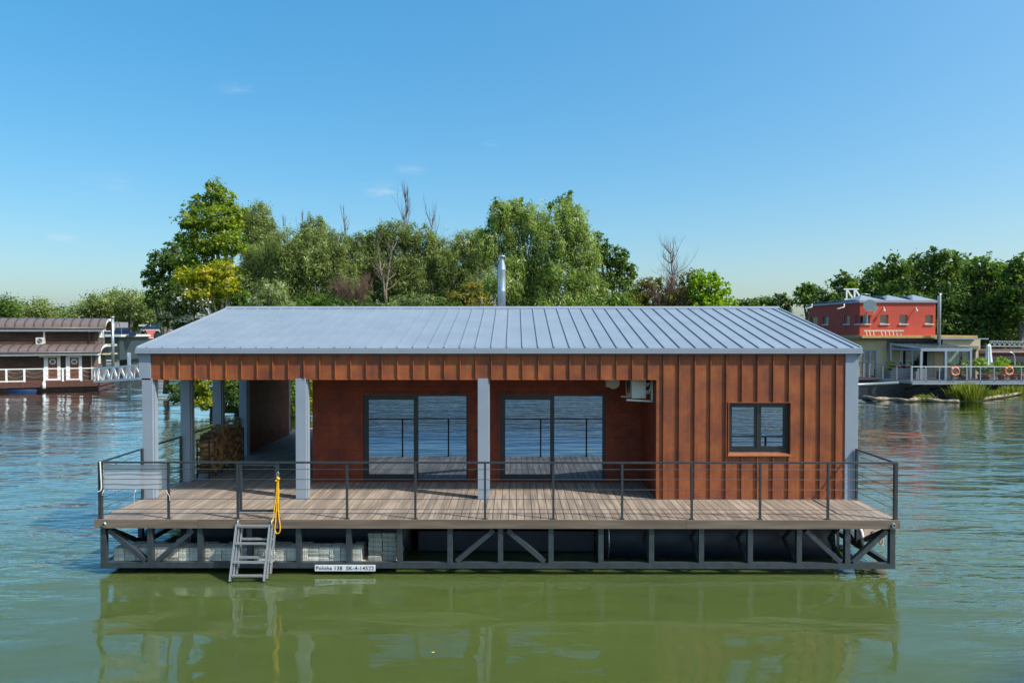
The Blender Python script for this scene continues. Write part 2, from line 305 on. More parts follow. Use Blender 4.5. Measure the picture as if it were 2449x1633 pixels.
# ------------------------------------------------------------------ water and ground
WATER_ROT = 0.0
def watermat():
    m, nt, n, l, b = newmat('green_river_water'); n.remove(b); out = n['Material Output']
    tc = n.new('ShaderNodeTexCoord')
    def noise(scale, st, det=3, rough=.5, rot=0., dist=0.):
        mp = n.new('ShaderNodeMapping'); mp.inputs['Scale'].default_value = st; mp.inputs['Rotation'].default_value = (0,0,R(rot))
        l.new(tc.outputs['Object'], mp.inputs[0])
        t = n.new('ShaderNodeTexNoise'); t.inputs['Scale'].default_value = scale; t.inputs['Detail'].default_value = det
        t.inputs['Roughness'].default_value = rough; t.inputs['Distortion'].default_value = dist
        l.new(mp.outputs[0], t.inputs['Vector']); return t.outputs['Fac']
    def math(op, a, b_=None, c=None):
        x = n.new('ShaderNodeMath'); x.operation = op
        for i, q in enumerate((a, b_, c)):
            if q is None: continue
            if isinstance(q, (int, float)): x.inputs[i].default_value = q
            else: l.new(q, x.inputs[i])
        return x.outputs[0]
    big = noise(.45, (.55,1,1), 2, .5, 6)             # long low swell
    mid = noise(1.5, (.38,1.25,1), 3, .5, -5, .4)      # 0.4 m ripples
    chop = noise(1.05, (.36,1.15,1), 3, .55, 4, .5)      # wind chop on the open reach
    fine = noise(4.2, (.45,1.2,1), 3, .55, 8, .3)
    # lee of the pontoon is calm, open water is ruffled
    sx = n.new('ShaderNodeSeparateXYZ'); l.new(tc.outputs['Object'], sx.inputs[0])
    def smooth(sig, a, b_):
        r = n.new('ShaderNodeMapRange'); r.interpolation_type = 'SMOOTHSTEP'; r.inputs['From Min'].default_value = a; r.inputs['From Max'].default_value = b_
        l.new(sig, r.inputs[0]); return r.outputs[0]
    ax = math('ABSOLUTE', math('ADD', sx.outputs['X'], .3))
    open_x = smooth(ax, 5.6, 8.2)
    open_y = smooth(sx.outputs['Y'], 7.5, 2.5)
    far_y = smooth(sx.outputs['Y'], 13., 17.)
    opn = math('MAXIMUM', math('MAXIMUM', open_x, open_y), far_y)
    patch = noise(.09, (.6,1,1), 2)
    patch = smooth(patch, .38, .62)
    wind = math('MULTIPLY_ADD', patch, .5, .5)
    back = smooth(sx.outputs['Y'], 5., -4.)                # windier reach behind the viewpoint
    wind = math('ADD', wind, math('MULTIPLY', back, .8))
    calm = math('MULTIPLY_ADD', smooth(sx.outputs['Y'], 20., 42.), -.68, 1.)
    wind = math('MULTIPLY', wind, calm)
    amp_mid = math('MULTIPLY', wind, math('MULTIPLY_ADD', opn, .72, .28))
    amp_fine = math('MULTIPLY', wind, math('MULTIPLY_ADD', opn, .9, .10))
    h = math('MULTIPLY', big, .12)
    h = math('MULTIPLY_ADD', math('MULTIPLY', mid, amp_mid), .068, h)
    h = math('MULTIPLY_ADD', math('MULTIPLY', fine, amp_fine), .022, h)
    h = math('MULTIPLY_ADD', math('MULTIPLY', chop, back), .52, h)
    bp = n.new('ShaderNodeBump'); bp.inputs['Strength'].default_value = 1; bp.inputs['Distance'].default_value = 1.0
    l.new(h, bp.inputs['Height'])
    d = n.new('ShaderNodeBsdfPrincipled'); d.inputs['Specular IOR Level'].default_value = 0; d.inputs['Roughness'].default_value = 1
    d.inputs['Subsurface Weight'].default_value = 1; d.inputs['Subsurface Radius'].default_value = (.35,.5,.25); d.inputs['Subsurface Scale'].default_value = 1.0
    cn = noise(.16, (1,1,1), 3)
    rp = n.new('ShaderNodeValToRGB'); rp.color_ramp.elements[0].position = .3; rp.color_ramp.elements[1].position = .7
    rp.color_ramp.elements[0].color = (.052,.073,.020,1); rp.color_ramp.elements[1].color = (.060,.083,.018,1)
    l.new(cn, rp.inputs[0])
    dark_mask = smooth(sx.outputs['Y'], 7.2, 3.5)             # water colour darkened behind the viewpoint, to darken the pane reflections
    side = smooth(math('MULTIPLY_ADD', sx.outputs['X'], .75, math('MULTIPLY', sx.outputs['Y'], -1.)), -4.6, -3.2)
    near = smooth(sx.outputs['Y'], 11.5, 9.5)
    dark_mask = math('MAXIMUM', dark_mask, math('MULTIPLY', math('MULTIPLY', side, near), .85))  # shadow from out of view, painted into the near right water colour
    dm = n.new('ShaderNodeMix'); dm.data_type = 'RGBA'; l.new(dark_mask, dm.inputs[0]); l.new(rp.outputs[0], dm.inputs[6]); dm.inputs[7].default_value = (.010,.020,.018,1)
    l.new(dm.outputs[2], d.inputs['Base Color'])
    g = n.new('ShaderNodeBsdfGlossy'); g.inputs['Roughness'].default_value = .03; g.inputs['Color'].default_value = (.83,.90,.93,1); l.new(bp.outputs[0], g.inputs['Normal'])
    fr = n.new('ShaderNodeFresnel'); fr.inputs['IOR'].default_value = 1.45; l.new(bp.outputs[0], fr.inputs['Normal'])
    mx = n.new('ShaderNodeMixShader'); f2 = n.new('ShaderNodeMath'); f2.operation = 'MULTIPLY_ADD'; f2.inputs[1].default_value = 2.6; f2.inputs[2].default_value = .95; l.new(fr.outputs[0], f2.inputs[0])
    fm = n.new('ShaderNodeMath'); fm.operation = 'MULTIPLY'; fm.use_clamp = True; l.new(fr.outputs[0], fm.inputs[0]); l.new(f2.outputs[0], fm.inputs[1])
    l.new(fm.outputs[0], mx.inputs[0]); l.new(d.outputs[0], mx.inputs[1]); l.new(g.outputs[0], mx.inputs[2])
    l.new(mx.outputs[0], out.inputs[0]); return m
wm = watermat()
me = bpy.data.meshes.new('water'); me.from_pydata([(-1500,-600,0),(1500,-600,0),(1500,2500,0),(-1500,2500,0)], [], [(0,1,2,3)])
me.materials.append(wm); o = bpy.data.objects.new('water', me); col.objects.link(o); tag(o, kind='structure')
def land(name, outline, h, cx, cy, steps=((1,-.4),(.97,.12),(.9,.45),(.75,.8),(.4,1.),(0,1.))):
    """a low bank: rings shrinking towards (cx,cy)"""
    pts = []
    n = len(outline)
    fine = []
    for i in range(n):
        p, q = outline[i], outline[(i+1)%n]; k = max(2, int(math.dist(p,q)/2.5)); k = min(k, 60)
        for j in range(k): fine.append((p[0]+(q[0]-p[0])*j/k+random.uniform(-.35,.35), p[1]+(q[1]-p[1])*j/k+random.uniform(-.5,.5)))
    n = len(fine); vs = []; fs = []
    for s_, z in steps[:-1]:
        for p in fine: vs.append((cx+(p[0]-cx)*s_, cy+(p[1]-cy)*s_, z*h + random.uniform(-.05,.05)*h))
    vs.append((cx,cy,h))
    L = len(steps)-1
    for a in range(L-1):
        for i in range(n): fs.append((a*n+i, a*n+(i+1)%n, (a+1)*n+(i+1)%n, (a+1)*n+i))
    for i in range(n): fs.append(((L-1)*n+i, (L-1)*n+(i+1)%n, L*n))
    mb = MB(); mb.add(vs, fs); ob = mb.build(name, 'soil', loc=(cx,cy,0)); tag(ob, kind='structure'); return ob
land('island_ground', [(-16.5,37.5),(-10,36.8),(0,36),(8,36),(12.5,36.5),(15,40),(15,56),(0,60),(-16,56),(-20,46)], .55, -1, 46)
land('far_bank', [(-220,150),(-120,140),(-70,138),(-30,150),(20,170),(60,150),(60,260),(-220,260)], 1.2, -60, 200, ((1,-.2),(.99,.3),(.96,1),(.5,1.),(0,1.)))
land('wooded_bank', [(22,92),(34,84),(52,76),(64,68),(90,62),(160,60),(160,160),(30,160)], 1.4, 90, 110, ((1,-.2),(.985,.3),(.95,1),(.5,1.),(0,1.)))
# ================================================================== MAIN HOUSEBOAT
ZD = 1.015; XL = -7.68; XR = 7.0; YD = 12.39; YF = 13.9; YR = 18.28; YB = 22.66; YE = 24.2
DL = -7.65; DR = 6.97; RX = 2.89; RY = 15.47; RXL = -4.60
hb = root('houseboat', (-.35, 18.28, 0), 'rust-brown clad houseboat with grey standing seam gable roof, floating in the middle', 'houseboat')
def B(*a, **k): return MB().box(*a, **k)
# deck boards
mb = MB(); pitch = .1462; n = int((DR-DL-.3)/pitch); x = DL+.15
pitch = (DR-DL-.3)/n
for i in range(n): mb.box(x+i*pitch+.0055, x+(i+1)*pitch-.0055, YD+.02, YE, ZD-.025, ZD)
mb.box(DL, DL+.147, YD+.02, YE, ZD-.025, ZD); mb.box(DR-.147, DR, YD+.02, YE, ZD-.025, ZD)
dk = mb.build('deck', 'deck', hb)
MB().box(DL+.02, DR-.02, YD+.06, YE-.02, ZD-.05, ZD-.029).build('deck_underlay', 'hull', hb)
mb = MB(); joints = [DL-.03, af(473,1240,YD)[0], af(955,1240,YD)[0], af(1641,1240,YD)[0], DR+.03]
for a, b_ in zip(joints, joints[1:]): mb.box(a+.002, b_-.002, YD-.012, YD+.016, ZD-.157, ZD+.002)
mb.build('edge_board', 'deckx', hb)
mb = MB(); mb.box(DL-.03, DL-.003, YD+.018, YE, ZD-.157, ZD+.002); mb.build('edge_board', 'deckx', hb)
mb = MB(); mb.box(DR+.003, DR+.03, YD+.018, YE, ZD-.157, ZD+.002); mb.build('edge_board', 'deckx', hb)
for xx in (DL+.16, DR-.10):   # pipe ends through the edge board
    e = MB().tube([(xx,YD-.05,ZD-.08),(xx,YD+.05,ZD-.08)], .036, 14).build('pipe_end', 'zinc', hb)
    MB().tube([(xx,YD-.053,ZD-.08),(xx,YD-.045,ZD-.08)], .022, 12).build('bore', 'black', e)
# truss frame
ZT = ZD-.157; ZB = .115; YT = YD+.03
MB().box(DL+.05, DR-.03, YT, YT+.10, ZT-.012, ZD-.051).build('top_chord', 'hull', hb)
MB().box(DL+.05, DR-.03, YT, YT+.10, ZB, ZB+.10).build('bottom_chord', 'steel', hb)
px = [246,358,478,596,713.5,834,955.5,1076,1197,1318,1437.5,1558.5,1678,1795,1912,2028,2137.5]
PX = [af(p,1300,YT)[0] for p in px]; PX[0] = DL+.10; PX[-1] = DR-.08
for xx in PX: MB().box(xx-.047, xx+.047, YT+.002, YT+.098, ZB+.1, ZT-.012).build('truss_post', 'steel', hb)
def brace(x0, z0, x1, z1, y=YT+.05): 
    return MB().bar((x0,y,z0),(x1,y,z1), .085, .09, (0,1,0)).build('diagonal_brace', 'steel', hb)
zt, zb = ZT-.05, ZB+.12
brace(PX[0]+.10, zt, PX[1]-.09, zb); brace(PX[1]+.12, zb, PX[2]-.13, zt)
brace(PX[7]+.12, zb, PX[8]-.13, zt); brace(PX[8]+.13, zt, PX[9]-.12, zb)
brace(PX[14]+.13, zt, PX[15]-.12, zb); brace(PX[15]+.10, zb, PX[16]-.10, zt)
# side trusses
for xs in (DL+.10, DR-.08):
    MB().box(xs-.045, xs+.045, YT+.1, YE-.03, ZB, ZB+.1).build('bottom_chord', 'steel', hb)
    ys = [YT+.05, 13.7, 15.0, 16.3, 17.6, 18.9, 20.2, 21.5, 22.8, YE-.1]
    for j, y in enumerate(ys):
        if j: MB().box(xs-.044, xs+.044, y-.044, y+.044, ZB+.1, ZT).build('truss_post', 'steel', hb)
        if j < len(ys)-1:
            a, c = (y+.08, ys[j+1]-.08)
            z0, z1 = (zt, zb) if j % 2 == 0 else (zb, zt)
            MB().bar((xs,a,z0),(xs,c,z1), .08, .08, (1,0,0)).build('diagonal_brace', 'steel', hb)
    MB().box(xs-.043, xs+.043, YT+.1, YE-.03, ZT-.1, ZD-.052).build('top_chord', 'hull', hb)
# knee struts from the front truss back to the floats, seen in the right-hand bays
for k in (10,11,12,13,14,15):
    m_ = MB(); m_.bar((PX[k]-.0,YT+.15,ZB+.06),(PX[k],YT+.75,ZB+.34), .05, .06); m_.bar((PX[k],YT+.75,ZB+.34),(PX[k],YT+.3,ZT-.05), .05, .05)
    m_.build('strut', 'steel', hb)
# cylindrical floats under the deck
def pontoon(x0, x1, y, r=.52, z=.36):
    p = MB().tube([(x0,y,z),(x0+.12,y,z),(x1-.12,y,z),(x1,y,z)], [r*.82,r,r,r*.82], 40).build('float', 'hull', hb)
    for xe in (x0+.13, x1-.13):
        MB().tube([(xe-.012,y,z),(xe+.012,y,z)], r+.03, 40).build('flange_ring', 'zinc', p)
pontoon(-6.55, -2.1, 13.95); pontoon(1.7, 6.35, 13.75); pontoon(-6.5, 6.35, 19); pontoon(-6.5, 6.35, 22.6)
MB().box(-1.95, 1.6, 13.7, 15.2, .02, .42).build('ballast_tank', 'hull', hb)
MB().box(DL+.3, DR-.2, 14.9, 14.98, .02, ZT).build('bulkhead', 'hull', hb)
# columns
def column(x0, y0, z1=2.47, w=.21, d=.2):
    c = MB(); c.box(x0, x0+w, y0, y0+d, ZD, ZD+z1)
    c.box(x0+w-.008, x0+w+.028, y0+.045, y0+d-.03, ZD, ZD+z1-.001)
    o_ = c.build('column', 'grey', hb)
    MB().box(x0-.03, x0+w+.03, y0-.03, y0+d+.03, ZD, ZD+.012).build('base_plate', 'zinc', o_)
    return o_
for x0, y0 in ((XL+.06,YF+.0),(XL+.06,15.5),(XL+.06,17.15),(XL+.06,18.8),(af(708,1190,YF)[0],YF+.0),(af(1143,1190,YF)[0],YF+.0)): column(x0, y0)
MB().box(XL+.06, XL+.2, YB-.12, YB+.02, ZD, ZD+2.47).build('column', 'grey', hb)
# walls
wb = ZD; WT = ZD+2.5
# window opening in the front wall (from the photo)
wx0 = af(1742.5,1000,YF)[0]; wx1 = af(1891,1000,YF)[0]; wz1 = af(1800,962.7,YF)[2]; wz0 = af(1800,1084,YF)[2]
zf0, zf1 = ZD+2.46, ZD+2.99
mb = MB(); cxl, cxr = XL+.24, XR-.28
SE = -4.303; SP = .3187
seams = [SE+SP*k for k in range(-12, 40) if cxl+.05 < SE+SP*k < cxr-.03]
YW = YF+.02
# sheet: fascia band + full-height part round the window
mb.box(cxl, RX, YW, YW+.12, zf0, zf1)
mb.box(RX, wx0, YW, YW+.12, wb, zf1); mb.box(wx1, cxr, YW, YW+.12, wb, zf1)
mb.box(wx0, wx1, YW, YW+.12, wb, wz0); mb.box(wx0, wx1, YW, YW+.12, wz1, zf1)
for x in seams:
    if x < RX-.02: mb.box(x-.008, x+.008, YW-.035, YW, zf0+.0, zf1-.02)
    elif wx0-.01 < x < wx1+.01:
        mb.box(x-.008, x+.008, YW-.035, YW, wb+.005, wz0-.05); mb.box(x-.008, x+.008, YW-.035, YW, wz1+.012, zf1-.02)
    else: mb.box(x-.008, x+.008, YW-.035, YW, wb+.005, zf1-.02)
mb.box(cxl, RX-.002, YW-.012, YW+.125, zf0-.02, zf0)       # drip edge
mb.box(RX-.006, RX+.05, YW-.012, YW, wb, zf0-.02)
mb.build('front_cladding', 'corten', hb)
# recess wall with door openings
d1 = (af(868.4,1000,RY)[0], af(1120.2,1000,RY)[0]); d2 = (af(1195.6,1000,RY)[0], af(1447.4,1000,RY)[0])
dz0 = ZD+.02; dz1 = af(1000,943.8,RY)[2]
mb = MB(); y0, y1 = RY, RY+.14
mb.box(RXL, d1[0], y0, y1, wb, WT); mb.box(d1[1], d2[0], y0, y1, wb, WT); mb.box(d2[1], RX, y0, y1, wb, WT)
for a, b_ in (d1, d2): mb.box(a, b_, y0, y1, dz1, WT); mb.box(a, b_, y0, y1, wb, dz0)
mb.box(RX-.001, RX+.12, YW+.12, RY, wb, WT)      # return wall
mb.box(RXL, RXL+.12, y1, YB, wb, WT)             # terrace side wall
mb.build('recessed_wall', 'cortenflat', hb)
for a, b_ in (d1, d2):      # flat trim round the doors
    t = MB(); t.box(a-.05, a, y0-.018, y0, dz0, dz1+.05); t.box(b_, b_+.05, y0-.018, y0, dz0, dz1+.05); t.box(a, b_, y0-.018, y0, dz1, dz1+.05)
    t.build('door_trim', 'cortenflat', hb)
MB().box(XL+.06, XL+.2, 19.0, YB-.12, ZD, WT).build('wind_wall', 'cortenflat', hb)
mb = MB(); mb.box(RXL+.12, XR-.02, YB-.12, YB, wb, WT); mb.box(XR-.14, XR-.02, YF+.3, YB-.12, wb, WT); mb.build('rear_wall', 'cortenflat', hb)
MB().box(RXL+.12, XR-.14, 16.9, 17.0, ZD, WT).build('inner_partition', 'darkwall', hb)
# grey corner panels
mb = MB(); mb.box(XL, XL+.238, YF, YF+.2, zf0-.02, ZD+2.995); mb.build('corner_panel', 'grey', hb)
mb = MB(); mb.box(XR-.278, XR-.055, YF, YF+.2, ZD, ZD+2.995); mb.box(XR-.055, XR, YF+.03, YF+.3, ZD, ZD+2.995); mb.build('corner_panel', 'grey', hb)
MB().box(XL, XL+.06, YF+.2, YB, zf0-.02, ZD+3.0).build('side_fascia', 'grey', hb)
MB().box(XR-.015, XR, YF+.3, YB, ZD, ZD+3.0).build('side_cladding', 'corten', hb)
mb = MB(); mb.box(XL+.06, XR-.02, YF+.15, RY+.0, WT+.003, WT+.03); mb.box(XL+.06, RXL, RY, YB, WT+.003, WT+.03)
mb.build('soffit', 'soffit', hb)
# roof
ZE_ = ZD+3.09; ZRG = ZD+4.04; ye0 = YF-.05; ye1 = 2*YR-ye0
x0, x1 = XL-.04, XR+.04
rf = MB()
for (ya, yb_) in ((ye0, YR), (ye1, YR)):
    rf.add([(x0,ya,ZE_),(x1,ya,ZE_),(x1,yb_,ZRG),(x0,yb_,ZRG),(x0,ya,ZE_-.03),(x1,ya,ZE_-.03),(x1,yb_,ZRG-.03),(x0,yb_,ZRG-.03)],
           [(0,1,2,3),(4,5,6,7),(0,1,5,4),(1,2,6,5),(0,3,7,4)])
allse = [SE+SP*k for k in range(-12, 40) if x0+.1 < SE+SP*k < x1-.06]
sl = (ZRG-ZE_)/(YR-ye0)
for x in allse:
    for sgn in (0, 1):
        ya = ye0 if not sgn else ye1; s_ = 1 if not sgn else -1
        a = [(x+dx, y, z+dz) for (y, z) in ((ya+.0, ZE_), (YR-.09*s_, ZRG-.09*sl)) for dx in (-.011,.011) for dz in (-.005,.027)]
        rf.add(a, [(0,1,3,2),(4,6,7,5),(0,4,5,1),(2,3,7,6),(0,2,6,4),(1,5,7,3)])
rfo = rf.build('roof', 'roof', hb)
mb = MB(); h = .045; w_ = .10
mb.add([(x0-.01,YR-w_,ZRG-w_*sl+h*.6),(x0-.01,YR,ZRG+h+.01),(x0-.01,YR+w_,ZRG-w_*sl+h*.6),(x0-.01,YR+w_,ZRG-w_*sl),(x0-.01,YR-w_,ZRG-w_*sl),
        (x1+.01,YR-w_,ZRG-w_*sl+h*.6),(x1+.01,YR,ZRG+h+.01),(x1+.01,YR+w_,ZRG-w_*sl+h*.6),(x1+.01,YR+w_,ZRG-w_*sl),(x1+.01,YR-w_,ZRG-w_*sl)],
       [(0,1,2,3,4),(9,8,7,6,5),(0,5,6,1),(1,6,7,2),(2,7,8,3),(4,9,5,0)])
mb.build('ridge_cap', 'roof', rfo)
mb = MB(); mb.box(x0, x1, ye0-.004, ye0+.02, ZE_-.055, ZE_-.003); mb.box(x0-.003, x1+.003, ye0-.02, ye0+.03, ZE_-.11, ZE_-.058); mb.build('eave_trim', 'grey', rfo)
mb = MB(); mb.box(x0, x1, ye1-.02, ye1+.004, ZE_-.11, ZE_-.003); mb.build('eave_trim', 'grey', rfo)
for xx in (x0, x1-.03):
    for s_ in (0, 1):
        ya = ye0+.03 if not s_ else ye1-.03
        MB().add([(xx+dx,y,z+dz) for (y,z) in ((ya,ZE_),(YR,ZRG)) for dx in (0,.03) for dz in (-.16,.03)], [(0,1,3,2),(4,6,7,5),(0,4,5,1),(2,3,7,6),(0,2,6,4),(1,5,7,3)]).build('verge_trim', 'grey', rfo)
for xx in (XL+.02, XR-.06):   # gable triangles
    MB().prism([(ye0+.1,ZE_-.12),(ye1-.1,ZE_-.12),(YR,ZRG-.05)], 'x', xx, xx+.03).build('gable', 'corten', hb)
# flue pipe
fx = af(1200,700,18.75)[0]; fy = 18.75; zt_ = af(1200,609.6,fy)[2]
ch = MB(); z0 = ZD+3.9
prof = [(z0,.118),(zt_-.62+.0,.118)]
ch.tube([(fx,fy,z0),(fx,fy,z0+.6),(fx,fy,z0+.61),(fx,fy,z0+.64),(fx,fy,z0+.65),(fx,fy,zt_-.43),(fx,fy,zt_-.42),(fx,fy,zt_-.39),(fx,fy,zt_-.38),(fx,fy,zt_-.30),(fx,fy,zt_-.14),(fx,fy,zt_-.05)],
        [.108,.108,.113,.113,.108,.108,.113,.113,.108,.106,.055,.055], 28)
cho = ch.build('flue_pipe', 'zinc', hb)
MB().tube([(fx,fy,zt_-.06),(fx,fy,zt_-.045),(fx,fy,zt_)], [.13,.13,.02], 24).build('rain_cap', 'zinc', cho)
MB().tube([(fx,fy,z0+.05),(fx,fy,z0+.16)], [.17,.112], 24).build('collar', 'grey', cho)
# sliding doors
def slider(a, b_, z0, z1, first):
    D_ = MB(); y = RY+.03
    D_.box(a, a+.07, y, y+.1, z0, z1); D_.box(b_-.05, b_, y, y+.1, z0, z1)
    D_.box(a+.07, b_-.05, y, y+.1, z1-.035, z1); D_.box(a+.07, b_-.05, y, y+.1, z0, z0+.045)
    fr = D_.build('sliding_door', 'frame', hb)
    mid = a+(b_-a)*.497
    s = MB(); ys = y+.015    # moving leaf in front
    s.box(a+.071, a+.12, ys, ys+.035, z0+.046, z1-.036); s.box(mid-.045, mid+.05, ys-.003, ys+.035, z0+.046, z1-.036)
    s.box(a+.12, mid-.045, ys, ys+.035, z1-.12, z1-.036); s.box(a+.12, mid-.045, ys, ys+.035, z0+.046, z0+.155)
    s.build('sash', 'frame', fr)
    MB().box(a+.12, mid-.045, ys+.012, ys+.022, z0+.155, z1-.12).build('pane', 'pane', fr)
    MB().box(mid+.05, b_-.051, ys+.045, ys+.055, z0+.046, z1-.036).build('pane', 'pane', fr)
    MB().box(mid-.03, mid-.012, ys-.03, ys-.004, z0+.9, z0+1.15).build('handle', 'black', fr)
slider(*d1, dz0, dz1, True); slider(*d2, dz0, dz1, False)
# small window
wy = YW+.05
w = MB(); f1 = .055; mx_ = (wx0+wx1)/2+.0
w.box(wx0+.01, wx0+f1, wy, wy+.06, wz0+.015, wz1-.005); w.box(wx1-f1-.02, wx1-.01, wy, wy+.06, wz0+.015, wz1-.005)
w.box(wx0+f1, wx1-f1-.02, wy, wy+.06, wz1-.06, wz1-.005); w.box(wx0+f1, wx1-f1-.02, wy, wy+.06, wz0+.015, wz0+.09)
w.box(mx_-.035, mx_+.02, wy, wy+.06, wz0+.09, wz1-.06)
wo = w.build('window', 'frame', hb)
for a, b_ in ((wx0+f1, mx_-.035), (mx_+.02, wx1-f1-.02)):
    s = MB(); k = .042; z0, z1 = wz0+.09, wz1-.06; yy = wy+.012
    s.box(a+.001, a+k, yy, yy+.04, z0, z1); s.box(b_-k, b_-.001, yy, yy+.04, z0, z1); s.box(a+k, b_-k, yy, yy+.04, z0, z0+k); s.box(a+k, b_-k, yy, yy+.04, z1-k, z1)
    so = s.build('sash', 'frame', wo)
    MB().box(a+k, b_-k, yy+.02, yy+.03, z0+k, z1-k).build('pane', 'pane', wo)
    MB().box((a+b_)/2-.03, (a+b_)/2+.03, wy-.012, wy-.001, wz0+.04, wz0+.055).build('drain_cap', 'black', wo)
s = MB(); s.add([(wx0-.02,YW-.05,wz0-.03),(wx1+.01,YW-.05,wz0-.03),(wx1-.005,wy,wz0+.013),(wx0+.005,wy,wz0+.013),(wx0-.02,YW-.05,wz0-.055),(wx1+.01,YW-.05,wz0-.055),(wx1-.005,wy,wz0-.02),(wx0+.005,wy,wz0-.02)],
    [(0,1,2,3),(4,5,6,7),(0,1,5,4),(1,2,6,5),(2,3,7,6),(3,0,4,7)])
s.build('sill', 'copper', wo)
s = MB(); s.box(wx0-.012, wx0+.008, YW-.035, YW+.1, wz0-.005, wz1+.01); s.box(wx1-.008, wx1+.012, YW-.035, YW+.1, wz0-.005, wz1+.01); s.box(wx0+.008, wx1-.008, YW-.035, YW+.1, wz1-.004, wz1+.011)
s.build('reveal', 'corten', wo)
# sockets
for u, v in ((1140,1030),(1140,1126)):
    p = af(u, v, RY); MB().box(p[0]-.035, p[0]+.035, RY-.025, RY-.002, p[2]-.045, p[2]+.045).build('outdoor_socket', 'black', hb)
MB().box(XL+.2, XL+.23, 20.9, 21.0, ZD+.3, ZD+.4).build('outdoor_socket', 'black', hb)
# air conditioner on the return wall, fan facing the terrace
ac = MB(); ax0, ax1, ay0, ay1, az0, az1 = RX-.44, RX-.15, 14.28, 15.1, ZD+2.03, ZD+2.6
ac.box(ax0, ax1, ay0, ay1, az0, az1); ac.box(ax0+.07, ax1-.03, ay0-.012, ay0, az0+.05, az1-.03)
aco = ac.build('air_conditioner', 'offwhite', hb)
g = MB()
for k in range(6):
    rr = .05+.035*k; g.tube([(ax0-.012, (ay0+ay1)/2+rr*cos(t), (az0+az1)/2+rr*sin(t)) for t in np.linspace(0,2*pi,25)], .005, 5, cap=False)
g.build('fan_grille', 'black', aco)
g = MB(); g.bar((ax0-.12,ay0-.02,az0-.03),(RX-.01,ay0-.02,az0-.06), .04, .035); g.bar((RX-.03,ay0-.02,az0-.06),(RX-.03,ay0-.02,az1), .04, .04)
g.bar((ax0-.12,ay1-.1,az0-.03),(RX-.01,ay1-.1,az0-.06), .04, .035); g.build('wall_bracket', 'offwhite', aco)
g = MB()
for k in range(3):
    g.tube([(ax0+.12+.02*k,ay0-.02,az1-.12-.03*k),(ax0+.2,ay0-.08,az1-.25-.02*k),(ax1+.02,ay0-.09,az1-.25-.03*k),(RX-.04,ay0-.05,az1-.2+.01*k),(RX-.09+.02*k,ay0-.04,az0+.1+.05*k),(ax1-.01,ay0-.02,az0+.1+.02*k)], .009, 6)
g.build('refrigerant_pipe', 'offwhite', aco)
p = af(1467,915,15.2)
g = MB(); g.tube([(p[0],15.2,p[2]),(p[0],15.22,p[2]),(p[0],15.26,p[2]),(p[0],15.3,p[2])], [.14,.142,.12,.04], 28); g.tube([(p[0]-.1,15.3,p[2]+.05),(p[0]-.1,15.46,p[2]+.05)], .03, 10)
g.box(p[0]-.15, p[0]-.11, 15.22, 15.46, p[2]-.1, p[2]+.12)
g.build('dish_antenna', 'offwhite', hb)
# ---------------- railing
RT = ZD+1.05; cabz = [ZD+h for h in (.91,.725,.54,.365,.178)]
rail = MB(); yr = YD+.05
rail.box(DL+.02, DR+.005, yr-.022, yr+.022, RT-.03, RT)
rl = rail.build('railing', 'railsteel', hb); rl['label'] = 'dark steel cable railing along the front deck edge'
posts = [232,387,546,638,797,954,1114,1271,1429,1589,1746,1902,2053]
PR = [at(p,1100,yr)[0] for p in posts]; PR[0] = DL+.055; PR[-1] = DR-.03
for i, x in enumerate(PR):
    w = .03 if i in (0,len(PR)-1) else .019
    q_ = MB().box(x-w, x+w, yr-w, yr+w, ZD, RT-.03); q_.box(x-.045, x+.045, yr-.036, yr+.045, ZD, ZD+.008); q_.build('post', 'railsteel', rl)
for z in cabz:
    c = MB(); c.tube([(PR[0],yr,z),(PR[2],yr,z)], .0055, 6, cap=False); c.tube([(PR[3]+.03,yr,z),(PR[-1],yr,z)], .0055, 6, cap=False)
    c.build('cable', 'cable', rl)
# gate with its own frame
gx0, gx1 = PR[2]+.035, PR[3]-.01
g = MB(); g.box(gx0, gx0+.04, yr-.015, yr+.02, ZD+.13, RT-.04); g.box(gx1-.04, gx1, yr-.015, yr+.02, ZD+.13, RT-.04)
g.box(gx0+.04, gx1-.04, yr-.012, yr+.018, ZD+.13, ZD+.17); g.box(gx0+.04, gx1-.04, yr-.012, yr+.018, RT-.075, RT-.04)
go = g.build('gate', 'railsteel', hb); 
for z in cabz[:4]: MB().tube([(gx0+.04,yr,z),(gx1-.04,yr,z)], .0055, 6, cap=False).build('cable', 'cable', go)
def siderail(x, ya, yb_, p0, p1, name='railing'):
    r = MB().box(x-.02, x+.02, ya, yb_, RT-.03, RT).build(name, 'railsteel', hb)
    for y, on in ((ya+.02,p0),(yb_-.02,p1)):
        if on: MB().box(x-.022, x+.022, y-.022, y+.022, ZD, RT-.03).build('post', 'railsteel', r)
    for z in cabz: MB().tube([(x,ya+.02,z),(x,yb_-.02,z)], .0055, 6, cap=False).build('cable', 'cable', r)
siderail(DL+.05, YD+.075, YF-.03, False, True); siderail(DR-.03, YD+.075, YF-.02, False, True)
siderail(DL+.05, YF+.22, 15.48, False, True); siderail(DL+.05, 15.72, 17.12, False, True); siderail(DL+.05, 17.36, 18.77, False, True)
siderail(DL+.05, YB+.05, YE-.05, True, False); siderail(DR-.03, YB+.05, YE-.05, True, False)
yr2 = YE-.05
r = MB().box(DL+.02, DR, yr2-.02, yr2+.02, RT-.03, RT).build('railing', 'railsteel', hb)
for k in range(13):
    x = DL+.05+(DR-DL-.08)*k/12; MB().box(x-.02, x+.02, yr2-.019, yr2+.019, ZD, RT-.03).build('post', 'railsteel', r)
for z in cabz: MB().tube([(DL+.05,yr2,z),(DR-.03,yr2,z)], .0055, 6, cap=False).build('cable', 'cable', r)
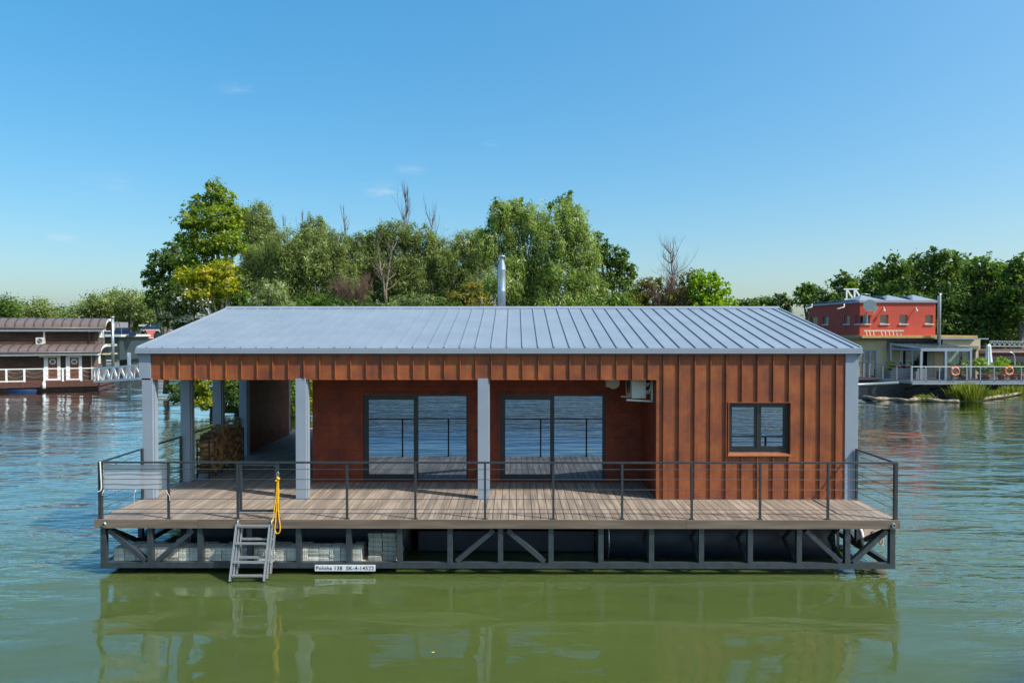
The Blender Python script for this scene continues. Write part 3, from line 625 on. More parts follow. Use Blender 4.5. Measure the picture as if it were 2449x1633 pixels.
# registration sign
s0 = af(753,1352,YT-.02); s1 = af(897.5,1365,YT-.02)
sg = MB().box(s0[0], s1[0], YT-.022, YT-.004, s1[2]+.0, s0[2]+.01).build('number_sign', 'signw', hb)
sg['label'] = 'white plate reading Poloha 138 SK-4-14522'
def lettering(txt, p, width, height, m, parent, rot=(R(90),0,0), thick=.001):
    cu = bpy.data.curves.new('lettering', 'FONT'); cu.body = txt; cu.extrude = thick; cu.size = 1; cu.offset = .008; cu.space_character = 1.08
    t = bpy.data.objects.new('lettering', cu); col.objects.link(t); bpy.context.view_layer.update()
    dx, dy = t.dimensions[0], t.dimensions[1]
    dg = bpy.context.evaluated_depsgraph_get(); me = bpy.data.meshes.new_from_object(t.evaluated_get(dg))
    bpy.data.objects.remove(t); o = bpy.data.objects.new('lettering', me); col.objects.link(o)
    xs = [v.co.x for v in me.vertices]; ys = [v.co.y for v in me.vertices]
    sx_ = width/(max(xs)-min(xs)); sy_ = height/(max(ys)-min(ys))
    for v in me.vertices: v.co.x = (v.co.x-min(xs))*sx_; v.co.y = (v.co.y-min(ys))*sy_; 
    me.materials.clear(); me.materials.append(M[m]); o.parent = parent
    o.location = np.array(p)-np.array(parent['_org']); o.rotation_euler = rot; return o
lettering('Poloha 138  SK-4-14522', (s0[0]+.025, YT-.024, s1[2]+.022), s1[0]-s0[0]-.05, s0[2]-s1[2]-.03, 'ink', sg)
# ================================================================== THINGS ON / AT THE HOUSEBOAT
# pavers on the ledge
ledge = MB().box(DL+.16, PX[6]-.06, YT+.12, YT+.95, .178, .205).build('plank_ledge', 'ply', hb)
MB().box(DL+.1, PX[6], YT+.1, YT+.98, .116, .176).build('ledge_frame', 'hull', hb)
def paver_mesh(full):
    m_ = MB(); w, h, d = .0955, .0285, .048
    m_.box(-w, w, -d, d, 0, h*2)
    for k in range(6 if full else 0):
        x = -w+.016+k*.033; m_.box(x-.008, x+.008, -d-.005, -d, .004, h*2-.006)
    return m_
proto = None; yfirst = YT+.172
px0 = DL+.22; npx = int((af(883,1300,12.8)[0]-px0)/.2)
hid = MB()
def place(ob, x, y, z, rz):
    ob.location = (x, y, z); ob.rotation_euler = (0, 0, rz)
for c in range(npx):
    for r_ in range(4):
        for dd in range(4):
            top = r_ == 3; x = px0+.1+c*.2; y = yfirst+dd*.103; z = .206+r_*.0595
            if top and random.random() < .06: continue
            if top and dd == 3 and random.random() < .3: continue
            if dd == 0 or top:
                if proto is None:
                    proto = paver_mesh(True).build('paver', 'paver', loc=(0,0,0))
                    tag(proto, 'pale grey ribbed concrete paver in the low stack on the houseboat ledge', 'paver', 'pavers stacked on the ledge under the deck'); ob = proto
                else: ob = proto.copy(); col.objects.link(ob)
                place(ob, x+random.uniform(-.003,.003), y+random.uniform(-.006,.006)+(.03 if random.random()<.1 else 0), z, random.uniform(-.012,.012))
            else:
                hid.box(x-.097, x+.097, y-.049, y+.049, z, z+.0585)
hb_ = hid.build('pavers', 'paver'); tag(hb_, 'rows of pavers hidden behind the front row of the ledge stack', 'pavers', 'pavers stacked on the ledge under the deck', 'stuff')
bp_ = None; bx0 = af(884,1300,12.8)[0]+.02
for c in range(2):
    for r_ in range(6):
        if bp_ is None:
            m_ = MB(); m_.box(-.125, .125, -.1, .1, 0, .083)
            bp_ = m_.build('concrete_block', 'block', loc=(0,0,0)); ob = bp_
            md = ob.modifiers.new('b', 'BEVEL'); md.width = .008; md.segments = 2
            tag(ob, 'rough grey concrete block in the tall stack beside the pavers', 'block', 'concrete blocks in the tall stack')
        else: ob = bp_.copy(); col.objects.link(ob)
        place(ob, bx0+.13+c*.26+random.uniform(-.006,.006), yfirst+.08+random.uniform(-.02,.02), .206+r_*.085, random.uniform(-.05,.05))
# aluminium swimming ladder
lx0 = af(569,1251,12.33)[0]; lx1 = af(646,1251,12.33)[0]
ld = root('boarding_ladder', ((lx0+lx1)/2, 12.2, 0), 'folding aluminium ladder hanging from the deck edge into the water', 'ladder')
zt2 = af(600,1253,12.33)[2]; zb2 = .02; yt2 = 12.33; yb2 = 12.02
def stringer(x, yo, za, zb_, w=.028):
    t = lambda z: (zt2-z)/(zt2-zb2)
    return MB().bar((x,yt2+yo-(yt2-yb2)*t(za),za),(x,yt2+yo-(yt2-yb2)*t(zb_),zb_), w, .062, (0,1,0)).build('rail', 'alu', ld)
for x in (lx0, lx1): stringer(x-.02 if x==lx0 else x+.0, 0, zt2, zb2)
for x in (lx0+.055, lx1+.07): stringer(x, .1, zt2-.01, zb2+.09, .02)
for x in (lx0+.02, lx1+.035): stringer(x, .04, zt2, zb2+.03, .014)
for v, yo in ((1299,0),(1344,0),(1376,0),(1288,.1),(1332,.1),(1257,.0)):
    for it in range(3):
        z = af(600,v,yt2+yo-.1)[2] if it == 0 else z
        y = yt2+yo-(yt2-yb2)*(zt2-z)/(zt2-zb2); z = af(600,v,y)[2]
    MB().box((lx0 if not yo else lx0+.055), (lx1 if not yo else lx1+.07), y-.03, y+.03, z-.014, z+.014).build('rung', 'alu', ld)
hk = MB()
for x in (lx0, lx1+.03): hk.tube([(x,yt2-.02,zt2-.05),(x,yt2-.01,zt2+.05),(x,YD-.02,zt2+.07)], .014, 8)
hk.build('hook', 'alu', ld)
MB().bar((lx1+.06,12.15,.30),(lx1+.22,12.40,.42), .02, .03).build('standoff', 'alu', ld)
# yellow rope
rp_ = root('yellow_rope', (af(664,1140,12.36)[0], 12.36, 1.0), 'yellow rope looped and hanging from the gate post of the railing', 'rope')
def rp(pts, Dy=12.37): return [af(540+u*.1913, 1100+v*.1913, Dy+(i%2)*.004) for i, (u, v) in enumerate(pts)]
def smoothpts(P, k=6):
    P = [np.array(p) for p in P]; out = []
    for i in range(len(P)-1):
        a, b_, c, d = P[max(i-1,0)], P[i], P[i+1], P[min(i+2,len(P)-1)]
        for j in range(k):
            t = j/k; out.append(.5*((2*b_)+(-a+c)*t+(2*a-5*b_+4*c-d)*t*t+(-a+3*b_-3*c+d)*t**3))
    return out+[P[-1]]
m_ = MB(); m_.tube(smoothpts(rp([(652,235),(645,400),(632,600),(620,780),(612,850),(625,905),(650,915),(675,890),(678,820),(662,700),(650,500),(655,330),(660,240)])), .0105, 7)
m_.tube(smoothpts(rp([(645,240),(632,400),(612,580),(595,690),(583,752)])), .0105, 7); m_.tube(smoothpts(rp([(655,250),(662,420),(655,560),(645,640)])), .009, 7)
m_.build('rope_loops', 'yellow', rp_)
m_ = MB()
for u, v, r_ in ((635,255,.026),(658,232,.026),(583,752,.02),(648,222,.022)):
    p = af(540+u*.1913,1100+v*.1913,12.36); m_.tube([(p[0]-r_,p[1],p[2]-r_*.5),(p[0]-.3*r_,p[1]-.012,p[2]),(p[0]+.3*r_,p[1]-.012,p[2]),(p[0]+r_,p[1],p[2]+.4*r_)], [r_*.4,r_*.8,r_*.8,r_*.4], 8)
m_.build('knot', 'yellow', rp_)
p = af(664,1134,12.36); MB().tube([(p[0]+.02*cos(t),12.37,p[2]-.005+.045*sin(t)) for t in np.linspace(0,2*pi,14)], .006, 6, cap=False).build('snap_hook', 'zinc', rp_)
# cloth on the rail
ct = root('cloth_banner', (-7.0, YD+.09, ZD+.5), 'thin white mesh cloth tied to the railing at the left front corner', 'cloth')
ca = DL+.10; cb_ = af(402,1110,YD+.1)[0]; cz1 = RT-.045; cz0 = af(300,1168,YD+.1)[2]
N1, N2 = 36, 16; vs = []; fs = []
for j in range(N2+1):
    for i in range(N1+1):
        u, v = i/N1, j/N2; sag = .022*sin(pi*u)*(1-v)-.02*sin(pi*u*1.0)*v*0
        vs.append((ca+(cb_-ca)*u, YD+.09+.003*sin(9*u+4*v), cz1+(cz0-cz1)*v - sag))
for j in range(N2):
    for i in range(N1): a = j*(N1+1)+i; fs.append((a,a+1,a+N1+2,a+N1+1))
m_ = MB(); m_.add(vs, fs, True); m_.build('fabric', 'cloth', ct)
m_ = MB(); m_.tube(smoothpts([(ca-.02,YD+.0,RT+.005),(ca-.015,YD+.005,RT-.2),(ca-.01,YD+.01,cz0+.02),(ca-.07,YD+.005,cz0-.04)]), .012, 7)
m_.tube([(cb_-.02,YD+.08,cz1),(cb_+.0,YD+.02,RT+.006),(cb_+.03,YD+.1,RT-.03)], .005, 6); m_.tube(smoothpts([(cb_-.02,YD+.07,cz0+.01),(cb_+.03,YD+.0,cz0-.05),(cb_+.06,YD+.02,cz0-.12),(cb_+.065,YD+.02,cz0-.2)]), .005, 6)
for x in (ca+.02,(ca+cb_)/2+.02): m_.tube(smoothpts([(x,YD+.07,cz0+.0),(x+.01,YD+.0,cz0-.03),(x-.01,YD+.0,cz0-.1),(x-.015,YD+.01,cz0-.3 if x>ca+.1 else cz0-.06)]), .004, 6)
m_.build('tie_cord', 'ropew', ct)
# firewood rack
fx0, fx1, fy0, fy1 = -7.38, -7.10, 15.78, 17.78
fr_ = root('firewood_rack', (-7.24, 16.8, ZD), 'black metal rack holding firewood beside the grey terrace columns', 'rack')
m_ = MB()
for y in (fy0, fy1):
    for x in (fx0+.0, fx1): m_.box(x-.012, x+.012, y-.012, y+.012, ZD, ZD+.93)
    m_.box(fx0, fx1, y-.01, y+.01, ZD+.9, ZD+.92)
for x in (fx0, fx1): m_.box(x-.012, x+.012, fy0, fy1, ZD+.10, ZD+.125)
for k in range(1, 6): y = fy0+(fy1-fy0)*k/6; m_.box(fx0, fx1, y-.01, y+.01, ZD+.101, ZD+.124); m_.box(fx1-.012, fx1+.012, y-.012, y+.012, ZD, ZD+.1)
m_.build('rack_frame', 'black', fr_)
lp = []
for kind in range(6):
    m_ = MB(); rr = .062+.006*(kind % 3); nn = 3+kind % 3
    base_ = [(rr*random.uniform(.85,1.15)*cos(2*pi*i/nn+kind), rr*random.uniform(.85,1.15)*sin(2*pi*i/nn+kind)) for i in range(nn)]
    if kind % 3 == 0: base_ = [(rr*cos(t)*.95, rr*sin(t)-rr*.3) for t in np.linspace(0.1,pi-.1,6)]
    m_.prism(base_, 'x', -.15, .15)
    o = m_.build('firewood_log', 'log', loc=(0,0,0)); bv = o.modifiers.new('b','BEVEL'); bv.width = .006; bv.segments = 1
    tag(o, 'split firewood log stacked in the black rack on the terrace', 'log', 'firewood logs stacked in the rack'); lp.append([o, False])
z = ZD+.17; row = 0
while z < ZD+1.12:
    y = fy0+.08+(.045 if row % 2 else 0)
    while y < fy1-.04:
        lim = ZD+.93+.15*sin(pi*min(1,max(0,(y-fy0)/(fy1-fy0)*1.0)))
        if z < lim:
            q = random.choice(lp)
            if not q[1]: ob = q[0]; q[1] = True
            else: ob = q[0].copy(); col.objects.link(ob)
            ob.location = ((fx0+fx1)/2+random.uniform(-.025,.03), y+random.uniform(-.01,.01), z+random.uniform(-.01,.01)); ob.rotation_euler = (random.uniform(0,6.28), random.uniform(-.05,.05), random.uniform(-.06,.06))
        y += .112
    z += .1; row += 1
for q in lp:
    if not q[1]: bpy.data.objects.remove(q[0])
# a beige board hanging at the far right side of the floats
bd = MB(); y_ = 13.9
c4 = [af(2054,1258,y_), af(2116,1258,y_), af(2113,1306,y_), af(2054,1275,y_)]
bd.prism([(p[0], p[2]) for p in c4], 'y', y_, y_+.02)
bdo = bd.build('painted_board', 'board'); tag(bdo, 'beige board with dark characters hung behind the corner truss at the right', 'board')
for t_, u, v in (('3',2066,1268),('A',2098,1266),('3',2090,1280),('U',2111,1301)):
    p = af(u, v, y_-.004); lettering(t_, (p[0], y_-.004, p[2]), .07, .09, 'ink', bdo, rot=(R(90),0,R(180)))
fd = MB(); p0 = af(2056,1262,13.4); p1 = af(2067,1303,13.4)
fd.tube([p0,(p0[0]+.02,13.4,p0[2]-.05),(p1[0]-.02,13.4,p1[2]+.05),p1], [.02,.04,.04,.02], 12); tag(fd.build('boat_fender', 'white'), 'small white fender hanging behind the right corner truss', 'fender')
# a yellow leaf afloat
p = af(1020,1565,1); 
sl_ = (CZ-.01)/((1565-790.8)/F); 
m_ = MB(); lx = (1020-1217.5)/F*sl_; m_.add([(lx-.025,sl_,.012),(lx,sl_-.02,.014),(lx+.03,sl_,.016),(lx,sl_+.02,.012),(lx,sl_,.02)], [(0,1,4),(1,2,4),(2,3,4),(3,0,4)])
tag(m_.build('floating_leaf', 'yleaf'), 'small yellow leaf floating on the green water in front', 'leaf')
# ================================================================== BROWN HOUSEBOAT (left)
BA = R(18)
BX, BY = -31.5, 51.5
class LF:
    """local frame: maps photo pixels (crop of the left bank) on a vertical plane at local y to local x,z"""
    def __init__(s, ox, oy, ang): s.o = (ox, oy); s.a = ang
    def px(s, u, v, Y, X=None):
        k = (u-1217.5)/F; c, n = cos(s.a), sin(s.a); ox, oy = s.o
        # (ox + c X - n Y)/(oy + n X + c Y) = k
        if X is None: X = (k*(oy+c*Y) - ox + n*Y)/(c - k*n)
        wy = oy + n*X + c*Y
        return X, CZ-(v-790.8)/F*wy
def cr4(c, d): return c*.17857, 700+d*.17857
BF = LF(BX, BY, BA)
def bl(c, d, Y, X=None): return BF.px(*cr4(c, d), Y, X)
bh = root('log_houseboat', (BX, BY, 0), 'brown log-clad houseboat with two curved brown roofs and white trim', 'houseboat', rz=BA)
bh['_org'] = (0.,0.,0.)
W = False
def bb(name, m, parent, *boxes):
    x = MB()
    for q in boxes: x.box(*q)
    return x.build(name, m, parent, world=False)
L = -9.5; zd = bl(1100,1180,.05)[1]; WY = 1.5; wx = bl(1140,1000,WY)[0]
bb('hull', 'rust', bh, (L,-.1,.25,5.2,.0,zd-.35)); bb('deck', 'deckred', bh, (L,0,0,5.6,zd-.42,zd))
zl = bl(600,812,WY-.4)[1]; zl2 = bl(600,690,WY+1.2)[1]; zu = bl(600,470,WY+1.)[1]
bb('lower_wall', 'logwall', bh, (L,wx,WY,WY+.2,zd,zl+.25))
bb('upper_wall', 'logwall', bh, (L,wx-.1,WY+1.2,WY+1.4,zl+.2,zu+.25))
ewy = WY+3.2
bb('end_wall', 'brick', bh, (wx,wx+.2,WY,ewy,zd,zl+.4), (wx-.1,wx+.12,WY+1.2,ewy,zl+.4,zu+.2))
def arcroof(name, ya, yb_, za, zb_, x0, x1, whole=False, n=12):
    m_ = MB(); P = []
    for i in range(n+1):
        t = i/n
        if whole: a = pi*t; P.append((ya+(yb_-ya)*(1-cos(a))/2, za+(zb_-za)*sin(a)**.8))
        else: a = pi/2*t; P.append((yb_-(yb_-ya)*cos(a), za+(zb_-za)*sin(a)))
    vs = [(x, p[0], p[1]) for p in P for x in (x0, x1)]; fs = [(2*i,2*i+1,2*i+3,2*i+2) for i in range(n)]
    m_.add(vs, fs, True)
    vs = [(x, p[0], p[1]-.12) for p in P for x in (x0, x1)]; m_.add(vs, fs, True)
    x = x0+.3
    while x < x1:
        s_ = MB() if x < x0+.4 else s_
        s_.add([(x+dx, p[0]-.03, p[1]+.06) for p in P for dx in (-.035,.035)], fs, False)
        s_.add([(x+.035, p[0], p[1]+dz) for p in P for dz in (-.01,.06)], fs, False); s_.add([(x-.035, p[0], p[1]+dz) for p in P for dz in (-.01,.06)], fs, False)
        x += .62
    o = m_.build(name, 'brownroof', bh, world=False); s_.build('seam_shade_strips', 'roofseamshade', o, world=False)
    t_ = MB(); t_.add([(x1+.02, p[0], p[1]+dz) for p in P for dz in (-.2,.0)], fs); t_.add([(x1-.06, p[0], p[1]-.2) if k else (x1+.02,p[0],p[1]-.2) for p in P for k in (0,1)], fs)
    t_.build('gable_trim', 'white', o, world=False)
    t_ = MB(); t_.tube([(x0, ya-.06, za-.02),(x1-.1, ya-.06, za-.02)], .07, 8); t_.build('gutter', 'brownroof', o, world=False)
    t_ = MB(); t_.box(x0, x1-.1, ya+.02, ya+.06, za-.28, za-.10); t_.build('fascia', 'white', o, world=False)
    return o
arcroof('lower_roof', WY-.6, WY+1.25, zl+.1, zl2+.0, L, bl(1270,750,WY+.2)[0]+.1)
zt_u = bl(600,385,WY+2.2)[1]
arcroof('upper_roof', WY+.7, WY+3.6, zu, zt_u+.25, L, wx+.75, True)
# doors with round windows
for c0, c1, t0 in ((490,712,.0),(785,1000,.0)):
    x0 = bl(c0,1000,WY)[0]; x1 = bl(c1,1000,WY)[0]; z1 = bl(c0,835,WY)[1]; z0 = bl(c0,1175,WY)[1]; w = x1-x0
    d = bb('door', 'white', bh, (x0,x0+.1,WY-.06,WY-.002,z0,z1),(x1-.1,x1,WY-.06,WY-.002,z0,z1),(x0+.1,x1-.1,WY-.06,WY-.002,z1-.1,z1),
           (x0+.1,x0+.1+w*.16,WY-.05,WY-.002,z0,z1-.1),(x1-.1-w*.1,x1-.1,WY-.05,WY-.002,z0,z1-.1),(x0+.1+w*.16,x1-.1-w*.1,WY-.05,WY-.002,z0,z0+.12),(x0+.1+w*.16,x1-.1-w*.1,WY-.05,WY-.002,z1-.2,z1-.1))
    bb('door_leaf', 'doorbrown', d, (x0+.1+w*.16,x1-.1-w*.1,WY-.03,WY-.004,z0+.12,z1-.2))
    cx_ = (x0+x1)/2+w*.03; cz_ = bl(c0,925,WY)[1]
    q = MB().tube([(cx_,WY-.07,cz_),(cx_,WY-.02,cz_)], .21, 20).build('porthole', 'white', d, world=False)
    MB().tube([(cx_,WY-.08,cz_),(cx_,WY-.06,cz_)], .14, 20).build('pane', 'paneg', q, world=False)
x0 = bl(455,850,WY)[0]; x1 = bl(700,850,WY)[0]; z = bl(500,835,WY)[1]
MB().add([(x0,WY,z+.1),(x1,WY,z+.1),(x1,WY-.5,z-.12),(x0,WY-.5,z-.12),(x0,WY,z+.06),(x1,WY,z+.06),(x1,WY-.5,z-.16),(x0,WY-.5,z-.16)], [(0,1,2,3),(4,5,6,7),(2,3,7,6),(0,3,7,4),(1,2,6,5)]).build('awning', 'cream', bh, world=False)
for c in (1120,): 
    x0 = bl(c,900,WY)[0]; bb('corner_post', 'white', bh, (x0,x0+.09,WY-.05,WY+.0,zd,zl))
x0 = bl(497,500,WY+1.2)[0]; bb('wall_post', 'white', bh, (x0-.06,x0+.06,WY+1.12,WY+1.198,bl(497,600,WY+1.2)[1],zu-.1))
# air conditioner
x0 = bl(380,600,WY+.8)[0]; x1 = bl(485,600,WY+.8)[0]; z1 = bl(400,600,WY+.8)[1]; z0 = bl(400,690,WY+.8)[1]
a_ = bb('air_conditioner', 'offwhite', bh, (x0,x1+.02,WY+.8,WY+1.19,z0,z1))
m_ = MB()
for k in range(5): m_.tube([((x0+x1)/2+(.04+.035*k)*cos(t),WY+.79,(z0+z1)/2+(.04+.035*k)*sin(t)) for t in np.linspace(0,2*pi,17)], .008, 5, cap=False)
m_.build('fan_grille', 'black', a_, world=False)
# downpipes
m_ = MB(); 
p0 = bl(1165,480,WY+.8); p1 = bl(1105,540,WY+1.15); p2 = bl(1105,685,WY+1.15)
m_.tube([(p0[0],WY+.6,p0[1]),(p0[0],WY+.8,p0[1]-.1),(p1[0],WY+1.1,p1[1]),(p2[0],WY+1.1,p2[1])], .05, 7)
p3 = bl(1098,800,WY-.5); m_.tube([(p3[0],WY-.55,p3[1]),(p3[0],WY-.1,p3[1]-.3),(p3[0],WY-.1,zd)], .05, 7)
m_.build('downpipe', 'brownroof', bh, world=False)
# railing: white posts, top rail and sagging chains
m_ = MB(); zr = bl(600,1015,.08)[1]; x1 = bl(1228,1000,.08)[0]
m_.box(L, x1, .05, .1, zr-.05, zr+.02); x0 = bl(215,1190,.08)[0]; m_.box(L, x0, .05, .1, zd+.02, zd+.1)
rr = m_.build('railing', 'white', bh, world=False)
posts_ = [bl(c,1100,.08)[0] for c in (-20,222,492,742,990,1222)]
for i, x in enumerate(posts_): bb('post', 'white', rr, (x-.055,x+.055,.03,.12,zd,zr-.05))
m_ = MB()
for a, b_ in zip(posts_, posts_[1:]):
    for z in (zr-.08, zr-.42): m_.tube([(a+(b_-a)*t,.07,z-.24*4*t*(1-t)) for t in np.linspace(0,1,9)], .014, 5)
m_.build('chain', 'zinc', rr, world=False)
m_ = MB(); x = bl(487,1240,-.05)[0]; m_.tube([(x,-.1,.16),(x,-.1,.2),(x,-.1,.55),(x,-.1,.66),(x,-.1,.72)], [.04,.12,.12,.08,.02], 12)
f_ = m_.build('boat_fender', 'white', None); 
# that fender hangs on the hull: a thing of its own
f_.location = (BX+cos(BA)*x+sin(BA)*.1, BY+sin(BA)*x-cos(BA)*.1, f_.location[2]); f_.rotation_euler = (0,0,BA)
tag(f_, 'white fender hanging at the waterline of the brown log houseboat', 'fender')
m_ = MB(); x = bl(200,1280,.2)[0]; m_.tube([(x-.9,.3,.08),(x+.9,.3,.08)], .22, 12); m_.build('float_drum', 'bluetarp', bh, world=False)
# end wall window + flue
m_ = MB(); x = wx+.2; Yq = WY+.9; m_.box(x, x+.05, Yq, Yq+.42, bl(1260,950,Yq)[1], bl(1260,785,Yq)[1]); m_.build('window', 'white', bh, world=False)
m_ = MB(); x = wx+.1; m_.box(x+.03, x+.1, WY+1.5, WY+2.6, bl(1260,600,WY+2)[1], bl(1260,500,WY+2)[1]); m_.build('window', 'white', bh, world=False)
fp = bl(1418,325,3.0); m_ = MB(); m_.tube([(fp[0],3.0,zd+.3),(fp[0],3.0,fp[1])], .11, 12); fo = m_.build('flue_pipe', 'zinc', bh, world=False)
m_ = MB(); m_.tube([(fp[0],3.0,fp[1]-.1),(fp[0],3.0,fp[1]+.05)], .14, 12); m_.build('cap', 'alu', fo, world=False)
bb('balcony', 'cream', bh, (wx+.1,fp[0]-.05,3.0,4.6,bl(1350,718,3.)[1],bl(1350,690,3.)[1]),(wx+.1,fp[0]-.02,3.0,4.6,bl(1350,830,3.)[1],bl(1350,812,3.)[1]))
bb('flue_bracket', 'white', bh, (wx,fp[0],2.98,3.02,3.2,3.25),(wx,fp[0],2.98,3.02,4.4,4.45))
# white truss gangway
def w4(c, d, D): return af(*cr4(c, d), D)
D1, D2 = 50.5, 47.0
g0 = w4(1262,1190,D1); g1 = w4(1900,1150,D2); t0 = w4(1262,1015,D1); t1 = w4(1850,970,D2)
gw = root('gangway', (g0[0],g0[1],g0[2]), 'white truss footbridge leading from the brown houseboat to the right', 'footbridge')
gw['_org'] = tuple(g0)
def lerp(a, b_, t): return tuple(np.array(a)+(np.array(b_)-np.array(a))*t)
for off in (0, 1.1):
    m_ = MB(); o_ = np.array((0,off,0)); A, B_, C_, D__ = [np.array(q)+o_ for q in (g0,g1,t0,t1)]
    m_.bar(A,B_,.10,.14); m_.bar(C_,D__,.09,.10)
    n = 6
    for i in range(n):
        a = lerp(A,B_,i/n); b_ = lerp(C_,D__,(i+.5)/n); c = lerp(A,B_,(i+1)/n); m_.bar(a,b_,.06,.07,(0,1,0)); m_.bar(b_,c,.06,.07,(0,1,0))
    m_.bar(A,C_,.08,.08,(0,1,0)); m_.build('side_truss', 'white', gw)
m_ = MB(); m_.add([tuple(np.array(g0)+(0,0,.02)),tuple(np.array(g1)+(0,0,.02)),tuple(np.array(g1)+(0,1.1,.02)),tuple(np.array(g0)+(0,1.1,.02))],[(0,1,2,3)]); m_.add([tuple(np.array(q)-(0,0,.05)) for q in (g0,g1)]+[tuple(np.array(q)+(0,1.1,-.05)) for q in (g1,g0)],[(0,1,2,3)]); m_.build('walkway', 'zinc', gw)
p0 = w4(1748,1135,49); p1 = w4(1728,800,49)
m_ = MB(); m_.tube([(p1[0],49,-.5),(p1[0],49,p1[2])], .12, 12); tag(m_.build('mooring_pile', 'white'), 'white vertical mooring pole beside the truss footbridge', 'pole')
# boats further up the inlet
def fbox(c0, d0, c1, d1, D, dep): 
    a = w4(c0,d1,D); b_ = w4(c1,d0,D); return (a[0], b_[0], D, D+dep, a[2], b_[2])
sb = root('houseboat', (w4(1480,1000,74)[0], 75, 0), 'dark houseboat with a roof of tilted solar panels behind the steel flue', 'houseboat')
def part(name, m, r_, *bx):
    x = MB()
    for q in bx: x.box(*q)
    return x.build(name, m, r_)
part('wall', 'darkwall', sb, fbox(1320,590,1600,900,74,6)); part('deck', 'rust', sb, fbox(1240,1010,1640,1100,72.5,8), )
part('white_wall', 'offwhite', sb, fbox(1600,570,1700,640,76,3)); part('roof_edge', 'offwhite', sb, fbox(1310,560,1620,590,73.6,6))
part('side_wall', 'darkwall', sb, fbox(1600,640,1760,1000,77,5)); part('window', 'paneg', sb, fbox(1450,680,1530,840,73.95,.05)); part('window', 'paneg', sb, fbox(1345,660,1400,700,73.95,.05))
for r_ in range(2):
    for k in range(5-r_):
        a = w4(1325+100*k, 575-55*r_, 74.5+1.5*r_); b_ = w4(1418+100*k, 575-55*r_, 74.5+1.5*r_); c = w4(1430+100*k, 525-57*r_, 76+1.5*r_); d = w4(1337+100*k, 525-57*r_, 76+1.5*r_)
        x = MB(); x.add([a,b_,c,d]+[(q[0],q[1],q[2]-.06) for q in (a,b_,c,d)], [(0,1,2,3),(4,5,6,7),(0,1,5,4),(1,2,6,5),(2,3,7,6),(3,0,4,7)]); x.build('solar_panel', 'solar', sb)
part('balcony_rail', 'white', sb, fbox(1372,905,1385,990,72,.06), fbox(1500,905,1513,990,72,.06), fbox(1372,900,1513,912,72,.06), fbox(1372,945,1513,950,72,.06))
ab = root('houseboat', (w4(1800,900,82)[0], 84, 0), 'dark houseboat with an arched black roof, farther up the inlet', 'houseboat')
x = MB(); P = [(1690,650),(1760,640),(1840,600),(1890,520),(1925,490),(1955,510),(1975,560)]
n_ = len(P); q1 = [w4(c, d, 82) for c, d in P]; q2 = [w4(c-18, d-4, 90) for c, d in P]
x.add(q1+q2, [(i,i+1,n_+i+1,n_+i) for i in range(n_-1)], True); x.add([(q[0],q[1],q[2]-.4) for q in q1+q2], [(i,i+1,n_+i+1,n_+i) for i in range(n_-1)], True)
x.build('roof', 'darkwall', ab)
part('wall', 'brick', ab, fbox(1740,650,1900,1000,82.6,6)); part('downpipe', 'offwhite', ab, fbox(1703,660,1712,850,82.4,.1)); part('window', 'paneg', ab, fbox(1780,690,1815,830,82.5,.05)); part('deck', 'rust', ab, fbox(1650,1000,1960,1090,81,8))
part('vent', 'offwhite', ab, fbox(1760,622,1815,640,81.8,.6)); part('rail', 'zinc', ab, fbox(1620,850,1820,856,79,.05), fbox(1620,900,1820,905,79,.05), fbox(1620,850,1625,990,79,.05), fbox(1700,850,1705,990,79,.05), fbox(1800,850,1805,990,79,.05))
rb = root('houseboat', (w4(2020,700,96)[0], 98, 0), 'houseboat with a red tiled roof seen past the arched black roof', 'houseboat')
x = MB(); q = [w4(1930,600,96), w4(2050,600,96), w4(2080,505,99), w4(1950,505,99)]; x.add(q+[(a[0],a[1],a[2]-.2) for a in q], [(0,1,2,3),(4,5,6,7),(0,1,5,4),(1,2,6,5),(2,3,7,6),(3,0,4,7)]); x.build('roof', 'tilered', rb)
part('wall', 'brick', rb, fbox(1925,600,2090,1000,97,4)); part('gutter', 'white', rb, fbox(1915,598,2052,612,95.8,.1))
for c, d in ((2160,503),(2212,497)):
    p = w4(c, d, 95); x = MB(); x.tube([(p[0],95,p[2]),(p[0],95.1,p[2]),(p[0],95.3,p[2])], [.36,.34,.1], 16); x.tube([(p[0],95.3,p[2]),(p[0],95.3,p[2]-1)], .04, 6); x.build('satellite_dish', 'offwhite', rb)
part('mast_wall', 'darkwall', rb, fbox(2060,545,2330,700,97,3))
wb_ = root('houseboat', (w4(2100,600,112)[0], 114, 0), 'farthest houseboat, its flat white roof covered with solar panels', 'houseboat')
part('roof', 'offwhite', wb_, fbox(1885,485,2330,512,112,6)); part('wall', 'darkwall', wb_, fbox(1900,512,2320,900,112.5,5)); part('cabin', 'offwhite', wb_, fbox(1855,425,1955,450,116,3))
for k in range(8):
    x = MB(); c = 1900+55*k; r_ = k % 2; a, b_, c_, d = w4(c,485,112), w4(c+50,485,112), w4(c+53,452,114), w4(c+3,452,114)
    x.add([a,b_,c_,d]+[(q[0],q[1],q[2]-.05) for q in (a,b_,c_,d)], [(0,1,2,3),(4,5,6,7),(0,1,5,4),(1,2,6,5),(2,3,7,6),(3,0,4,7)]); x.build('solar_panel', 'solar', wb_)
for k in range(4):
    x = MB(); c = 1950+68*k; a, b_, c_, d = w4(c,446,115), w4(c+62,446,115), w4(c+65,418,117), w4(c+3,418,117)
    x.add([a,b_,c_,d]+[(q[0],q[1],q[2]-.05) for q in (a,b_,c_,d)], [(0,1,2,3),(4,5,6,7),(0,1,5,4),(1,2,6,5),(2,3,7,6),(3,0,4,7)]); x.build('solar_panel', 'solar', wb_)
